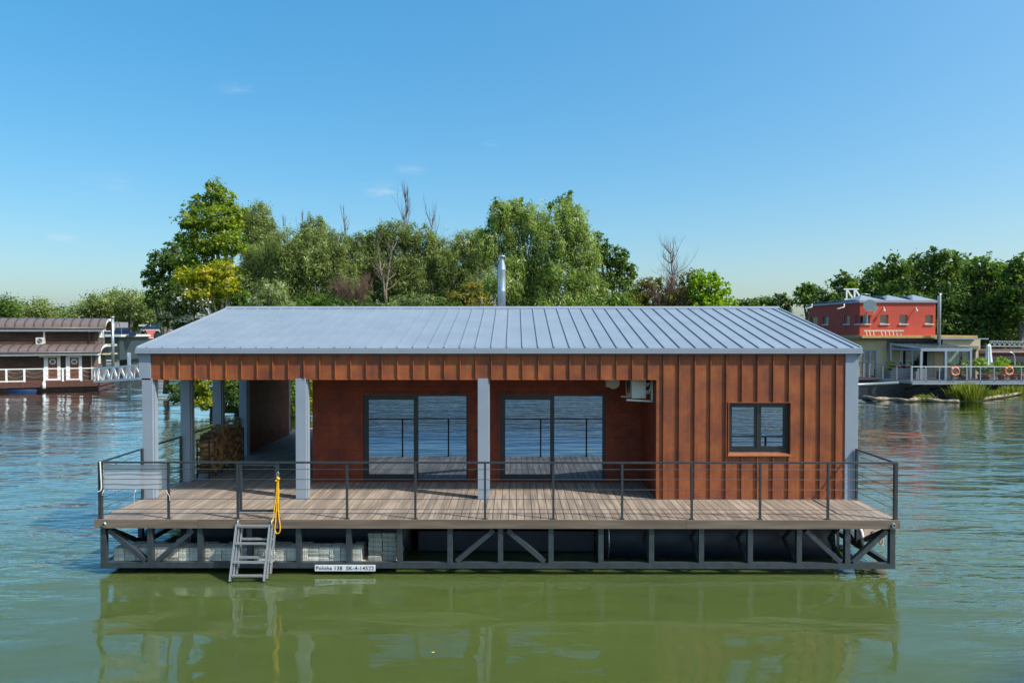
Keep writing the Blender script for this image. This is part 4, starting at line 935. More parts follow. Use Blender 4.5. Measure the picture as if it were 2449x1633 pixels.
gb = root('houseboat', (w4(1440,430,100)[0], 101, 0), 'plain grey flat-topped houseboat far behind the flue of the brown one', 'houseboat')
part('wall', 'rattan', gb, fbox(1360,392,1508,900,100,4)); part('railing', 'black', gb, fbox(1510,405,1600,410,100,.05), fbox(1550,405,1555,460,100,.05), fbox(1595,405,1600,460,100,.05))
# ================================================================== RED HOUSEBOAT (right)
def r5(c, d, D): return af(1850+c*.2547, 650+d*.2547, D)
def rbx(c0, d0, c1, d1, D, dep): a = r5(c0,d1,D); b_ = r5(c1,d0,D); return (a[0], b_[0], D, D+dep, a[2], b_[2])
rh = root('red_houseboat', (31, 54, 0), 'two-storey red and cream houseboat with roof-top solar panels and a glazed sun room', 'houseboat')
DFr = 52.0
c0 = r5(812,290,DFr); c1 = r5(1522,290,DFr); zT = c0[2]; zM = r5(1000,607,DFr)[2]; zLo = r5(812,652,DFr)[2]; xA = c0[0]; xB = c1[0]
# left wall goes back; its far end seen at crop x=270
kL = (1850+270*.2547-1217.5)/F; DB = DFr+8.2; xL_far = kL*DB
def skew(x, y): return x + (xL_far-xA)*(y-DFr)/(DB-DFr)
def sbox(m_, xa, xb, ya, yb_, za, zb_):
    v = [(skew(x,y) if sk else x, y, z) for (x, sk) in ((xa,1),(xb,1)) for y in (ya,yb_) for z in (za,zb_)]
    return m_.add(v, [(0,1,3,2),(4,6,7,5),(0,4,5,1),(2,3,7,6),(0,2,6,4),(1,5,7,3)])
zw0 = r5(1030,490,DFr)[2]; zw1 = r5(1030,405,DFr)[2]
# front wall with openings
wins = [(822,905,1),(1000,1078,0),(1180,1256,0),(1422,1495,1)]
m_ = MB(); xs = [xA]
WX = [(r5(a,450,DFr)[0], r5(b_,450,DFr)[0]) for a, b_, _ in wins]
edges = [xA]+[q for w in WX for q in w]+[xB]
for i in range(0, len(edges), 2): 
    if edges[i+1]-edges[i] > .06: m_.box(edges[i], edges[i+1], DFr, DFr+.25, zw0, zw1)
m_.box(xA, xB, DFr, DFr+.25, zLo, zw0); m_.box(xA, xB, DFr, DFr+.25, zw1, zT)
m_.build('front_wall', 'redwall', rh)
# left wall with openings, on a slanted plane
def lw(c): # crop x -> depth on the left wall
    k = (1850+c*.2547-1217.5)/F; g = (xL_far-xA)/(DB-DFr)
    return (xA-g*DFr)/(k-g)
LW = [(lw(800),lw(705)),(lw(652),lw(600)),(lw(455),lw(402)),(lw(352),lw(285))]
ed = [DFr+.25]+[q for w in LW for q in w]+[DB]
m_ = MB()
for i in range(0, len(ed), 2):
    if ed[i+1]-ed[i] > .05: sbox(m_, xA, xA+.25, ed[i], ed[i+1], zw0, zw1)
sbox(m_, xA, xA+.25, DFr+.25, DB, zLo, zw0); sbox(m_, xA, xA+.25, DFr+.25, DB, zw1, zT); m_.build('side_wall', 'redwall', rh)
m_ = MB(); m_.box(xB-.25, xB, DFr+.25, DB, zLo, zT); m_.build('end_wall', 'redwall', rh)
for (a, b_) in WX:
    w = MB(); y = DFr+.12; w.box(a, a+.07, y, y+.06, zw0+.02, zw1); w.box(b_-.07, b_, y, y+.06, zw0+.02, zw1); w.box(a+.07, b_-.07, y, y+.06, zw1-.07, zw1); w.box(a+.07, b_-.07, y, y+.06, zw0+.02, zw0+.09)
    wo_ = w.build('window', 'grey', rh); part('pane', 'paneg', wo_, (a+.07,b_-.07,y+.02,y+.03,zw0+.09,zw1-.07)); part('sill', 'offwhite', wo_, (a-.05,b_+.06,DFr-.08,DFr+.1,zw0-.06,zw0+.018))
for (a, b_) in LW:
    w = MB(); sbox(w, xA+.1, xA+.16, a, a+.1, zw0+.02, zw1); sbox(w, xA+.1, xA+.16, b_-.1, b_, zw0+.02, zw1); sbox(w, xA+.1, xA+.16, a+.1, b_-.1, zw1-.07, zw1); sbox(w, xA+.1, xA+.16, a+.1, b_-.1, zw0+.02, zw0+.09)
    wo_ = w.build('window', 'grey', rh); w = MB(); sbox(w, xA+.12, xA+.14, a+.1, b_-.1, zw0+.09, zw1-.07); w.build('pane', 'paneg', wo_); w = MB(); sbox(w, xA-.07, xA+.1, a-.05, b_+.05, zw0-.06, zw0+.018); w.build('sill', 'offwhite', wo_)
m_ = MB(); sbox(m_, xA-.12, xB+.1, DFr-.1, DB+.1, zT, zT+.16); m_.build('roof_edge', 'grey', rh)
m_ = MB(); pts = []
def hip(x0, x1, y0, y1, z, h):
    cx_, cy_ = (x0+x1)/2, (y0+y1)/2
    m_.add([(skew(x0,y0),y0,z),(skew(x1,y0),y0,z),(skew(x1,y1),y1,z),(skew(x0,y1),y1,z),(skew(cx_,cy_),cy_,z+h)], [(0,1,4),(1,2,4),(2,3,4),(3,0,4),(0,1,2,3)])
hip(xA-.1, xA+1.9, DFr-.08, DFr+3, zT+.165, .5); hip(xA+1.95, xA+3.9, DFr-.08, DFr+3, zT+.165, .5); hip(xA+3.95, xB+.05, DFr-.08, DFr+3, zT+.165, .52); m_.build('roof_light', 'roof', rh)
for k in range(4):
    x = MB(); y0 = DFr+.6+1.8*k; a = skew(xA+.1, y0); 
    x.add([(skew(xA-.05,y0),y0,zT+.25),(skew(xA+1.8,y0),y0,zT+.45),(skew(xA+1.8,y0+1.7),y0+1.7,zT+.45),(skew(xA-.05,y0+1.7),y0+1.7,zT+.25)]+[(skew(xA-.05,y0),y0,zT+.2),(skew(xA+1.8,y0),y0,zT+.4),(skew(xA+1.8,y0+1.7),y0+1.7,zT+.4),(skew(xA-.05,y0+1.7),y0+1.7,zT+.2)], [(0,1,2,3),(4,5,6,7),(0,1,5,4),(1,2,6,5),(2,3,7,6),(3,0,4,7)])
    x.build('solar_panel', 'solar', rh)
for k in range(2):
    x = MB(); xx = xA+2.0+2.1*k; y0 = DFr+.5; x.add([(xx,y0,zT+.3),(xx+1.2,y0,zT+.3),(xx+1.2,y0+1.6,zT+.62),(xx,y0+1.6,zT+.62)]+[(xx,y0,zT+.25),(xx+1.2,y0,zT+.25),(xx+1.2,y0+1.6,zT+.57),(xx,y0+1.6,zT+.57)], [(0,1,2,3),(4,5,6,7),(0,1,5,4),(1,2,6,5),(2,3,7,6),(3,0,4,7)]); x.build('solar_panel', 'solar', rh)
# roof frame
m_ = MB(); D_ = DFr+4
for a, b_ in (((658,163),(796,163)),((685,168),(685,255)),((760,168),(760,255)),((690,168),(752,262)),((765,168),(836,265)),((665,258),(775,258))):
    m_.bar(r5(*a,D_), r5(*b_,D_), .1, .12, (0,1,0))
m_.build('panel_frame', 'white', rh)
m_ = MB(); m_.tube([r5(820,205,D_),r5(905,212,D_),r5(903,290,D_)], .03, 6); m_.build('antenna', 'zinc', rh)
# wall lamps, dishes, rainwater spouts
for c in (1040,1343):
    p = r5(c,365,DFr-.25); m_ = MB(); m_.tube([(p[0],DFr-.25,p[2]-.1),(p[0],DFr-.25,p[2]+.1)], [.07,.08], 10); m_.bar((p[0],DFr-.25,p[2]+.08),(p[0]+.1,DFr,p[2]+.28), .04, .04); m_.build('wall_lamp', 'offwhite', rh)
for c, d, r_ in ((903,316,.44),(952,343,.19)):
    p = r5(c,d,DFr-.6); m_ = MB(); m_.tube([(p[0],DFr-.62,p[2]),(p[0]+.03,DFr-.55,p[2]),(p[0]+.1,DFr-.42,p[2])], [r_,r_*.95,r_*.25], 20); m_.tube([(p[0]+.1,DFr-.42,p[2]),(p[0]+.1,DFr-.2,p[2]-.5),(p[0]+.1,DFr,p[2]-.5)], .035, 6); m_.build('satellite_dish', 'offwhite', rh)
for c, dpt in ((365,lw(365)),(668,lw(668))):
    p = r5(c,300,dpt); m_ = MB(); q0 = (p[0]-.05,dpt,p[2]); q1 = r5(c,330,dpt); q2 = r5(c-70,350,dpt-.4); m_.tube([q0,(q1[0]-.05,q1[1],q1[2]),q2], .06, 7); m_.build('rain_spout', 'offwhite', rh)
# lower storey
zD = r5(1000,1022,49)[2]; zc = r5(1000,632,DFr-.4)[2]
xl0 = r5(780,700,51.2)[0]; xc = r5(1062,700,51.2)[0]; xr = r5(1942,700,50.6)[0]
part('lower_wall', 'cream', rh, (xl0-3.5,xc,51.2,51.4,zD,zc), (xc,r5(1185,800,51.6)[0],51.6,51.8,zD,zc), (r5(1508,800,51.6)[0],r5(1600,800,51.6)[0],51.6,51.8,zD,zc),
     (r5(1185,800,51.6)[0],xr-.1,51.6,51.8,r5(1300,745,51.6)[2],zc), (r5(1590,700,50.6)[0],xr,50.6,50.8,r5(1700,725,50.6)[2],zc), (xr-.2,xr,50.8,57,zD,zc), (xl0-3.5,xl0-3.3,51.4,57,zD,zc))
part('roof_slab', 'yellowtrim', rh, (xl0-.0,r5(1925,620,50.3)[0],50.4,58.5,zc+.10,zc+.28)); part('roof_beam', 'black', rh, (xl0-3.6,r5(1925,620,50.3)[0]-.2,50.6,58,zc+.002,zc+.10))
part('eave_strip', 'grey', rh, (xc+3,xr+.4,50.3,50.38,zc+.0,zc+.09))
dx0, dx1 = r5(838,730,51.2)[0], r5(965,730,51.2)[0]; dzt = r5(900,728,51.2)[2]
d_ = part('glass_door', 'grey', rh, (dx0,dx0+.1,51.1,51.198,zD,dzt),(dx1-.1,dx1,51.1,51.198,zD,dzt),(dx0+.1,dx1-.1,51.1,51.198,dzt-.1,dzt),((dx0+dx1)/2-.06,(dx0+dx1)/2+.06,51.1,51.198,zD,dzt-.1))
part('pane', 'paneg', d_, (dx0+.1,(dx0+dx1)/2-.06,51.15,51.16,zD,dzt-.1), ((dx0+dx1)/2+.06,dx1-.1,51.15,51.16,zD,dzt-.1))
# rooms behind the sun room
part('rear_window', 'paneg', rh, (r5(1185,800,51.62)[0],r5(1508,800,51.6)[0],51.7,51.75,zD,r5(1300,745,51.6)[2]))
part('curtain', 'curtain', rh, (r5(1625,760,51.5)[0],r5(1740,760,51.5)[0],51.45,51.5,zD,r5(1700,745,51.5)[2]), (r5(1440,760,51.5)[0],r5(1500,760,51.5)[0],51.45,51.5,zD,r5(1700,745,51.5)[2]), (r5(1770,760,51.5)[0],r5(1835,760,51.5)[0],51.45,51.5,zD,r5(1700,745,51.5)[2]))
part('rear_window', 'paneg', rh, (r5(1600,800,51.6)[0],xr-.2,51.65,51.7,zD,r5(1300,745,51.6)[2]))
# sun room
y0s, y1s = 49.1, 51.5; sx0 = r5(1062,700,50.9)[0]; sxa = r5(1385,760,y0s)[0]; sxb = r5(1856,760,y0s)[0]
zs0 = r5(1500,742,y0s)[2]; zs1 = r5(1200,655,y1s)[2]
m_ = MB(); m_.box(sxa-.05, sxb+.05, y0s-.06, y0s+.06, zs0-.02, zs0+.2)
for k in range(9):
    t = k/8; a = (sxa+(sxb-sxa)*t, y0s, zs0+.18); b_ = (sx0+.1+(sxb-1.6-sx0)*t, y1s, zs1); m_.bar(a, b_, .07, .07)
m_.bar((sx0+.1,y1s,zs1),(sxb-1.5,y1s,zs1), .1, .1)
so_ = m_.build('sun_room_roof', 'grey', rh)
MB().add([(sxa,y0s,zs0+.21),(sxb,y0s,zs0+.21),(sxb-1.5,y1s,zs1+.02),(sx0+.1,y1s,zs1+.02)],[(0,1,2,3)]).build('pane', 'paneg', so_)
m_ = MB()
for c in (1385,1615,1850): x = r5(c,800,y0s)[0]; part('sun_room_post', 'grey', rh, (x-.08, x+.08, y0s-.05, y0s+.05, zD, zs0-.02))
m_.box(sx0+.1, sx0+.24, 50.6, 50.75, zD, zs1-.1); m_.bar((sx0+.17,50.68,zs0+.1),(sxa,y0s,zs0+.05), .1, .12); m_.bar((sx0+.17,50.68,zs1-.2),(sxa,y0s,zs0+.15), .1, .12)
x = r5(1303,800,y0s+.4)[0]; part('sun_room_post', 'grey', rh, (x-.03, x+.03, y0s+.4, y0s+.46, zD, zs0))
m_.build('sun_room_frame', 'grey', rh)
part('sun_room_glazing', 'clear', rh, (r5(1615,800,y0s)[0]+.08,r5(1850,800,y0s)[0]-.08,y0s,y0s+.02,zD,zs0-.02))
m_ = MB(); x = r5(1553,650,50.1)[0]; zz0 = r5(1553,660,50.1)[2]; zz1 = r5(1553,215,50.1)[2]
m_.tube([(x,50.1,zz0-.3),(x,50.1,zz1-.15),(x,50.1,zz1),(x+.12,50.1,zz1+.02)], [.12,.12,.10,.10], 12); fo = m_.build('flue_pipe', 'zinc', rh)
m_ = MB(); m_.tube([(x-.09,50.1,zz1-.02),(x-.1,50.1,zz1+.2)], [.12,.05], 8); m_.build('cowl', 'black', fo)
# hull and decks
yf = 48.3
zdk = r5(1800,1022,yf)[2]; xg = r5(1300,1022,yf)[0]
part('hull', 'hull', rh, (xl0-4,xr-3.0,50.2,57,-.3,zdk-.25), (xr-3.0,60,51.2,57,-.3,zdk-.35))
m_ = MB(); xx = xg
part('deck', 'deckred', rh, (xg,62,yf,51.2,zdk-.06,zdk), (xl0-4,xg,50.0,51.2,zdk-.06,zdk))
part('deck_beam', 'grey', rh, (xg,62,yf-.06,yf-.002,zdk-.26,zdk-.12), (xg,62,yf-.03,yf-.003,zdk-.10,zdk-.0))
m_ = MB()
k = 0; x = xg+.4
while x < 60: m_.box(x, x+.22, yf+.0, yf+.9, zdk-.24, zdk-.07); x += .75
m_.build('joist', 'darkwall', rh)
m_ = MB(); 
for c in (1450,1700): p = r5(c,1070,yf+.3); m_.bar((p[0],yf+.3,zdk-.2),(p[0]-.8,yf+2.3,.0), .12, .12)
m_.build('deck_strut', 'hull', rh)
zr_ = r5(1800,890,yf)[2]
rr = part('railing', 'offwhite', rh, (xg,62,yf-.03,yf+.03,zr_-.03,zr_+.03))
x = xg
k = 0
while x < 61: part('post', 'grey', rr, (x-.032,x+.032,yf-.03,yf+.03,zdk-.3,zr_-.03)); x += r5(1440,1000,yf)[0]-r5(1312,1000,yf)[0]
m_ = MB()
for j in range(5): z = zdk+.12+(zr_-zdk-.15)*j/5; m_.tube([(xg,yf,z),(61.5,yf,z)], .012, 5)
m_.build('cable', 'zinc', rr)
# gangway section going left from the deck corner
ga = r5(1290,1035,yf); gb_ = r5(825,975,52); 
m_ = MB(); m_.bar((ga[0],yf,ga[2]),(gb_[0]-3,54.5,gb_[2]+.0), .08, .2); m_.bar((ga[0],yf,ga[2]+1.15),(gb_[0]-3,54.5,gb_[2]+1.15), .05, .05)
for j in range(4): m_.bar((ga[0],yf,ga[2]+.25+.22*j),(gb_[0]-3,54.5,gb_[2]+.25+.22*j), .015, .015)
for j in range(9):
    t = j/8; p = lerp((ga[0],yf,ga[2]),(gb_[0]-3,54.5,gb_[2]),t); m_.bar(p,(p[0],p[1],p[2]+1.15), .06, .06)
m_.build('ramp_railing', 'grey', rh)
a = r5(826,1062,48.5); b_ = r5(1170,1040,48.6)
m_ = MB(); m_.tube([(a[0]-5,47.5,a[2]-.1),(b_[0],b_[1],b_[2])], .1, 10); tag(m_.build('mooring_pole', 'zinc'), 'long pale metal mooring pole held low beside the red houseboat hull', 'pole')
# things on the red houseboat
ld2 = MB(); Dl = 51.3; a0, a1 = r5(845,553,Dl), r5(1222,552,Dl); b0, b1 = r5(858,607,Dl-.5), r5(1228,606,Dl-.5)
ld2.bar(a0,a1,.09,.12); ld2.bar(b0,b1,.09,.12)
for c in (868,900,935,1010,1045,1083,1118,1152,1188): ld2.bar(r5(c,556,Dl),r5(c+12,605,Dl-.5),.045,.05)
tag(ld2.build('roof_ladder', 'palewood'), 'pale wooden ladder leaning sideways along the red wall on the lower roof', 'ladder')
def lifebuoy(c, d):
    p = r5(c,d,yf-.08); m_ = MB(); m_.tube([(p[0]+.27*cos(t),yf-.12,p[2]+.27*sin(t)) for t in np.linspace(0,2*pi,25)], .075, 10, cap=False)
    r_ = root('lifebuoy', (p[0],yf-.12,p[2]-.34), 'x', 'lifebuoy', 'lifebuoys on the red houseboat railing'); m_.build('ring', 'orange', r_)
    m_ = MB()
    for k in range(4):
        t = pi/4+k*pi/2; m_.tube([(p[0]+.27*cos(t+dt),yf-.12,p[2]+.27*sin(t+dt)) for dt in (-.1,0,.1)], .082, 10)
    m_.build('band', 'offwhite', r_); return r_
lifebuoy(1700,935)['label'] = 'orange lifebuoy on the railing in front of the sun room'
lifebuoy(2205,930)['label'] = 'orange lifebuoy on the railing to the right of the closed white parasol'
# parasol
p = r5(2020,680,49.6); pr = root('closed_parasol', (p[0],49.6,zdk), 'closed white parasol standing on the deck of the red houseboat', 'parasol')
m_ = MB(); m_.tube([(p[0],49.6,zdk),(p[0],49.6,p[2])], .03, 8); m_.build('pole', 'zinc', pr)
m_ = MB(); vs = []; N = 20; lev = [(p[2]+.02,.03),(p[2]-.12,.13),(p[2]-.5,.15),(p[2]-1.1,.2),(p[2]-1.75,.27)]
for z, r_ in lev:
    for k in range(N): t = 2*pi*k/N; rr_ = r_*(1+.22*(k%2)); vs.append((p[0]+rr_*cos(t),49.6+rr_*sin(t),z+(.1*(k%2) if z<p[2]-1.5 else 0)))
m_.add(vs, [(i*N+k,i*N+(k+1)%N,(i+1)*N+(k+1)%N,(i+1)*N+k) for i in range(4) for k in range(N)]); m_.build('canopy', 'white', pr)
# sofa
a = r5(1110,905,50.1); b_ = r5(1290,995,50.1); so = root('sofa', (a[0]+1,50.4,zdk), 'grey rattan sofa with red cushions by the sun room', 'sofa')
part('back', 'rattan', so, (a[0],b_[0],50.0,50.15,zdk,zdk+.78)); part('seat', 'rattan', so, (a[0],b_[0],50.15,50.8,zdk,zdk+.38)); part('armrest', 'rattan', so, (a[0]-.14,a[0]-.002,50.0,50.8,zdk,zdk+.6)); part('armrest', 'rattan', so, (b_[0]+.002,b_[0]+.14,50.0,50.8,zdk,zdk+.6))
part('cushion', 'cushred', so, (a[0]+.35,a[0]+.8,50.16,50.3,zdk+.4,zdk+.9)); part('cushion', 'cushred', so, (a[0]+1.1,a[0]+1.55,50.16,50.3,zdk+.4,zdk+.9))
for c, lab in ((1350,'grey rattan armchair just inside the left post of the sun room'),(1590,'grey rattan armchair near the middle post of the sun room')):
    a = r5(c,930,49.5); ch_ = root('armchair', (a[0]+.3,49.8,zdk), lab, 'armchair'); w = .75
    part('back', 'rattan', ch_, (a[0],a[0]+w,49.5,49.6,zdk,zdk+.8)); part('seat', 'rattan', ch_, (a[0],a[0]+w,49.6,50.1,zdk,zdk+.4)); part('armrest', 'rattan', ch_, (a[0]-.1,a[0]-.002,49.5,50.1,zdk,zdk+.6)); part('armrest', 'rattan', ch_, (a[0]+w+.002,a[0]+w+.1,49.5,50.1,zdk,zdk+.6))
# white truss footbridge and barge behind, far right
a = r5(2030,695,66); b_ = r5(2352,700,66); fb = root('gangway', (a[0],66,a[2]), 'grey truss footbridge in front of the dark trees at the far right', 'footbridge')
h_ = r5(2030,650,66)[2]-a[2]; m_ = MB(); m_.bar(a,b_,.08,.1); m_.bar((a[0],66,a[2]+h_),(b_[0],66,b_[2]+h_),.08,.08)
for j in range(7):
    t0, t1 = j/7, (j+1)/7; q0 = lerp(a,b_,t0); q1 = lerp(a,b_,(t0+t1)/2); q2 = lerp(a,b_,t1); m_.bar(q0,(q1[0],q1[1],q1[2]+h_),.05,.05,(0,1,0)); m_.bar((q1[0],q1[1],q1[2]+h_),q2,.05,.05,(0,1,0)); m_.bar(q0,(q0[0],q0[1],q0[2]+h_),.05,.05,(0,1,0))
m_.build('side_truss', 'zinc', fb); part('walkway', 'zinc', fb, (a[0],b_[0]+4,66.1,67.2,a[2]-.1,a[2]))
brg = root('barge', (r5(2200,800,60)[0], 62, 0), 'dark rusty barge moored behind the deck plants at the far right', 'barge')
part('hull', 'rust', brg, (r5(1925,800,60)[0],62,60,66,-.2,r5(2200,755,60)[2]-.1)); part('deck', 'deckred', brg, (r5(1925,735,60)[0],62,59.9,66.1,r5(2200,755,60)[2]-.098,r5(2200,740,60)[2]))
part('side_band', 'darkwall', brg, (r5(1925,735,60)[0],62,59.8,59.89,r5(2200,850,60)[2],r5(2200,800,60)[2])); part('rail_pipe', 'offwhite', brg, (r5(1980,752,60)[0],62,59.7,59.76,r5(2200,752,59.7)[2],r5(2200,745,59.7)[2]))
m_ = MB(); m_.tube(smoothpts([r5(2215,755,55),r5(2250,770,55),r5(2264,820,55),r5(2264,900,55)]), .06, 8); tag(m_.build('davit', 'zinc'), 'curved pale metal arm rising behind the deck plants right of the parasol', 'davit')
# ------------------------------------------------------------------ vegetation
def leafmat(name, cols, trans=.45, gl=.5):
    m, nt, n, l, b = newmat(name); n.remove(b); out = n['Material Output']
    a = n.new('ShaderNodeAttribute'); a.attribute_name = 'tint'
    rp = n.new('ShaderNodeValToRGB'); e = rp.color_ramp.elements
    e[0].position = cols[0][0]; e[0].color = (*cols[0][1],1); e[1].position = cols[-1][0]; e[1].color = (*cols[-1][1],1)
    cols = [(p, tuple(min(.85,x*({'willow':2.1,'silvery':1.9,'white':1.6,'distant':1.8,'dark':2.7,'forest':2.5,'poplar':2.15,'yellowing':1.6,'reed':1.15,'green':1.7,'olive':1.8}.get(name.replace('bright_','').split('_')[0],2.1))*(.75 if i_ == 2 else 1)) for i_, x in enumerate(c))) for p, c in cols]; e[0].color = (*cols[0][1],1); e[1].color = (*cols[-1][1],1)
    for p, c in cols[1:-1]: q = e.new(p); q.color = (*c,1)
    l.new(a.outputs['Fac'], rp.inputs[0])
    d = n.new('ShaderNodeBsdfDiffuse'); t = n.new('ShaderNodeBsdfTranslucent'); l.new(rp.outputs[0], d.inputs[0])
    hs = n.new('ShaderNodeMix'); hs.data_type = 'RGBA'; hs.blend_type = 'MULTIPLY'; hs.inputs[0].default_value = 1; hs.inputs[7].default_value = (1.2,1.25,.5,1); l.new(rp.outputs[0], hs.inputs[6]); l.new(hs.outputs[2], t.inputs[0])
    m1 = n.new('ShaderNodeMixShader'); m1.inputs[0].default_value = trans; l.new(d.outputs[0], m1.inputs[1]); l.new(t.outputs[0], m1.inputs[2])
    g = n.new('ShaderNodeBsdfGlossy'); g.inputs['Roughness'].default_value = .45; g.inputs[0].default_value = (.5,.5,.5,1)
    m2 = n.new('ShaderNodeMixShader'); m2.inputs[0].default_value = .06*gl; l.new(m1.outputs[0], m2.inputs[1]); l.new(g.outputs[0], m2.inputs[2])
    l.new(m2.outputs[0], out.inputs[0]); return m
LM = {
 'poplar': leafmat('poplar_leaves', [(0,(.045,.075,.012)),(.55,(.10,.145,.018)),(.85,(.17,.20,.02)),(1,(.24,.25,.02))]),
 'yellow': leafmat('yellowing_leaves', [(0,(.08,.12,.012)),(.5,(.22,.24,.015)),(.85,(.36,.31,.018)),(1,(.5,.34,.02))]),
 'willow': leafmat('willow_leaves', [(0,(.05,.065,.026)),(.5,(.105,.135,.055)),(.85,(.17,.20,.095)),(1,(.36,.40,.27))]),
 'brightwillow': leafmat('bright_willow_leaves', [(0,(.055,.08,.026)),(.5,(.12,.165,.055)),(.82,(.20,.25,.10)),(1,(.50,.54,.38))]),
 'silver': leafmat('silvery_leaves', [(0,(.06,.085,.04)),(.6,(.13,.17,.09)),(.8,(.26,.30,.20)),(1,(.62,.65,.56))]),
 'dark': leafmat('dark_leaves', [(0,(.014,.03,.01)),(.5,(.032,.058,.016)),(.85,(.058,.09,.022)),(1,(.10,.14,.04))]),
 'forest': leafmat('forest_leaves', [(0,(.018,.036,.01)),(.5,(.038,.07,.016)),(.85,(.07,.115,.022)),(1,(.13,.17,.04))]),
 'bright': leafmat('bright_green_leaves', [(0,(.07,.13,.01)),(.5,(.15,.24,.012)),(.9,(.24,.33,.018)),(1,(.4,.4,.03))]),
 'white': leafmat('white_backed_leaves', [(0,(.03,.055,.016)),(.6,(.05,.085,.025)),(.72,(.12,.16,.08)),(.8,(.68,.70,.66)),(1,(.82,.83,.80))]),
 'farsilver': leafmat('distant_silver_leaves', [(0,(.05,.08,.03)),(.55,(.10,.14,.055)),(.75,(.22,.26,.16)),(1,(.75,.78,.70))]),
 'olive': leafmat('olive_leaves', [(0,(.05,.06,.02)),(.5,(.11,.115,.03)),(.85,(.20,.17,.04)),(1,(.20,.17,.05))]),
 'reed': leafmat('reed_leaves', [(0,(.08,.12,.02)),(.6,(.20,.25,.04)),(1,(.42,.40,.12))]),
}
def leafcloud(lobes, size, K=3.2, aspect=.5, droop=0., clump=.34, tintbias=0., shell=.55, tintw=.6, wisp=.25):
    """lobes: (cx,cy,cz,rx,ry,rz) -> verts of diamond leaves, tints"""
    V = []; T = []
    for (cx,cy,cz,rx,ry,rz) in lobes:
        area = pi*rx*rz; la = size*size*aspect*.5
        nl = int(K*1.8*area/la); nc = max(10, int(14*area/(clump*clump*max(rx,rz)**0)/9)); nc = min(int(nc*1.7), 1400)
        d = RNG.normal(size=(nc,3)); d /= np.linalg.norm(d,axis=1)[:,None]
        low = d[:,2] < -.35; d[low,2] *= .6
        rad = shell+(1-shell)*RNG.random(nc)**.6
        rad *= 1+wisp*(RNG.random(nc)-.4)*(RNG.random(nc)<.5)
        C = d*rad[:,None]*np.array((rx,ry,rz))+np.array((cx,cy,cz))
        sf = .6+.8*RNG.random(nc); cs = clump*(.5+RNG.random(nc))*min(1.6, max(.55, (rx+rz)/2/1.5))
        ct_ = RNG.random(nc)
        idx = RNG.integers(0,nc,nl)
        off = RNG.normal(size=(nl,3)); off *= (cs[idx]*.55)[:,None]; off[:,2] *= .8
        P = C[idx]+off
        if droop: P[:,2] -= droop*RNG.random(nl)**2*1.2
        out_ = (P-np.array((cx,cy,cz)))/np.array((rx,ry,rz)); out_ /= np.linalg.norm(out_,axis=1)[:,None]+1e-6
        nrm = out_*.55+RNG.normal(size=(nl,3))*.6+np.array((0,0,.35)); nrm /= np.linalg.norm(nrm,axis=1)[:,None]
        ax = RNG.normal(size=(nl,3)); ax[:,2] -= droop*2.2
        ax -= nrm*(ax*nrm).sum(1)[:,None]; ax /= np.linalg.norm(ax,axis=1)[:,None]+1e-6
        bx = np.cross(nrm, ax); s = size*(.6+.8*RNG.random(nl))*sf[idx]; 
        a = ax*(s*.5)[:,None]; b = bx*(s*.5*aspect)[:,None]
        q = np.stack([P-a, P+b*.9-a*.1, P+a, P-b*.9-a*.1], 1)
        V.append(q.reshape(-1,3)); T.append(np.clip(ct_[idx]*tintw+RNG.random(nl)*(1-tintw)+tintbias,0,1))
    return np.concatenate(V), np.concatenate(T)
def branch(m_, p, d, L_, r, depth, up=.15, spread=.5, seg=5, kids=(2,4)):
    pts = [np.array(p)]; q = np.array(p, float); dd = np.array(d, float)
    n = 3
    for i in range(n):
        dd = dd+RNG.normal(size=3)*.12+np.array((0,0,up*.3)); dd /= np.linalg.norm(dd); q = q+dd*L_/n; pts.append(q.copy())
    m_.tube(pts, [r*(1-.55*i/n) for i in range(n+1)], seg, cap=False)
    if depth <= 0: return
    for k in range(random.randint(*kids)):
        i = random.randint(1, n); e = dd+RNG.normal(size=3)*spread; e[2] += up; e /= np.linalg.norm(e)
        branch(m_, pts[i], e, L_*random.uniform(.5,.75), r*.45*(1-.1*i), depth-1, up, spread, 3 if depth < 3 else seg, kids)
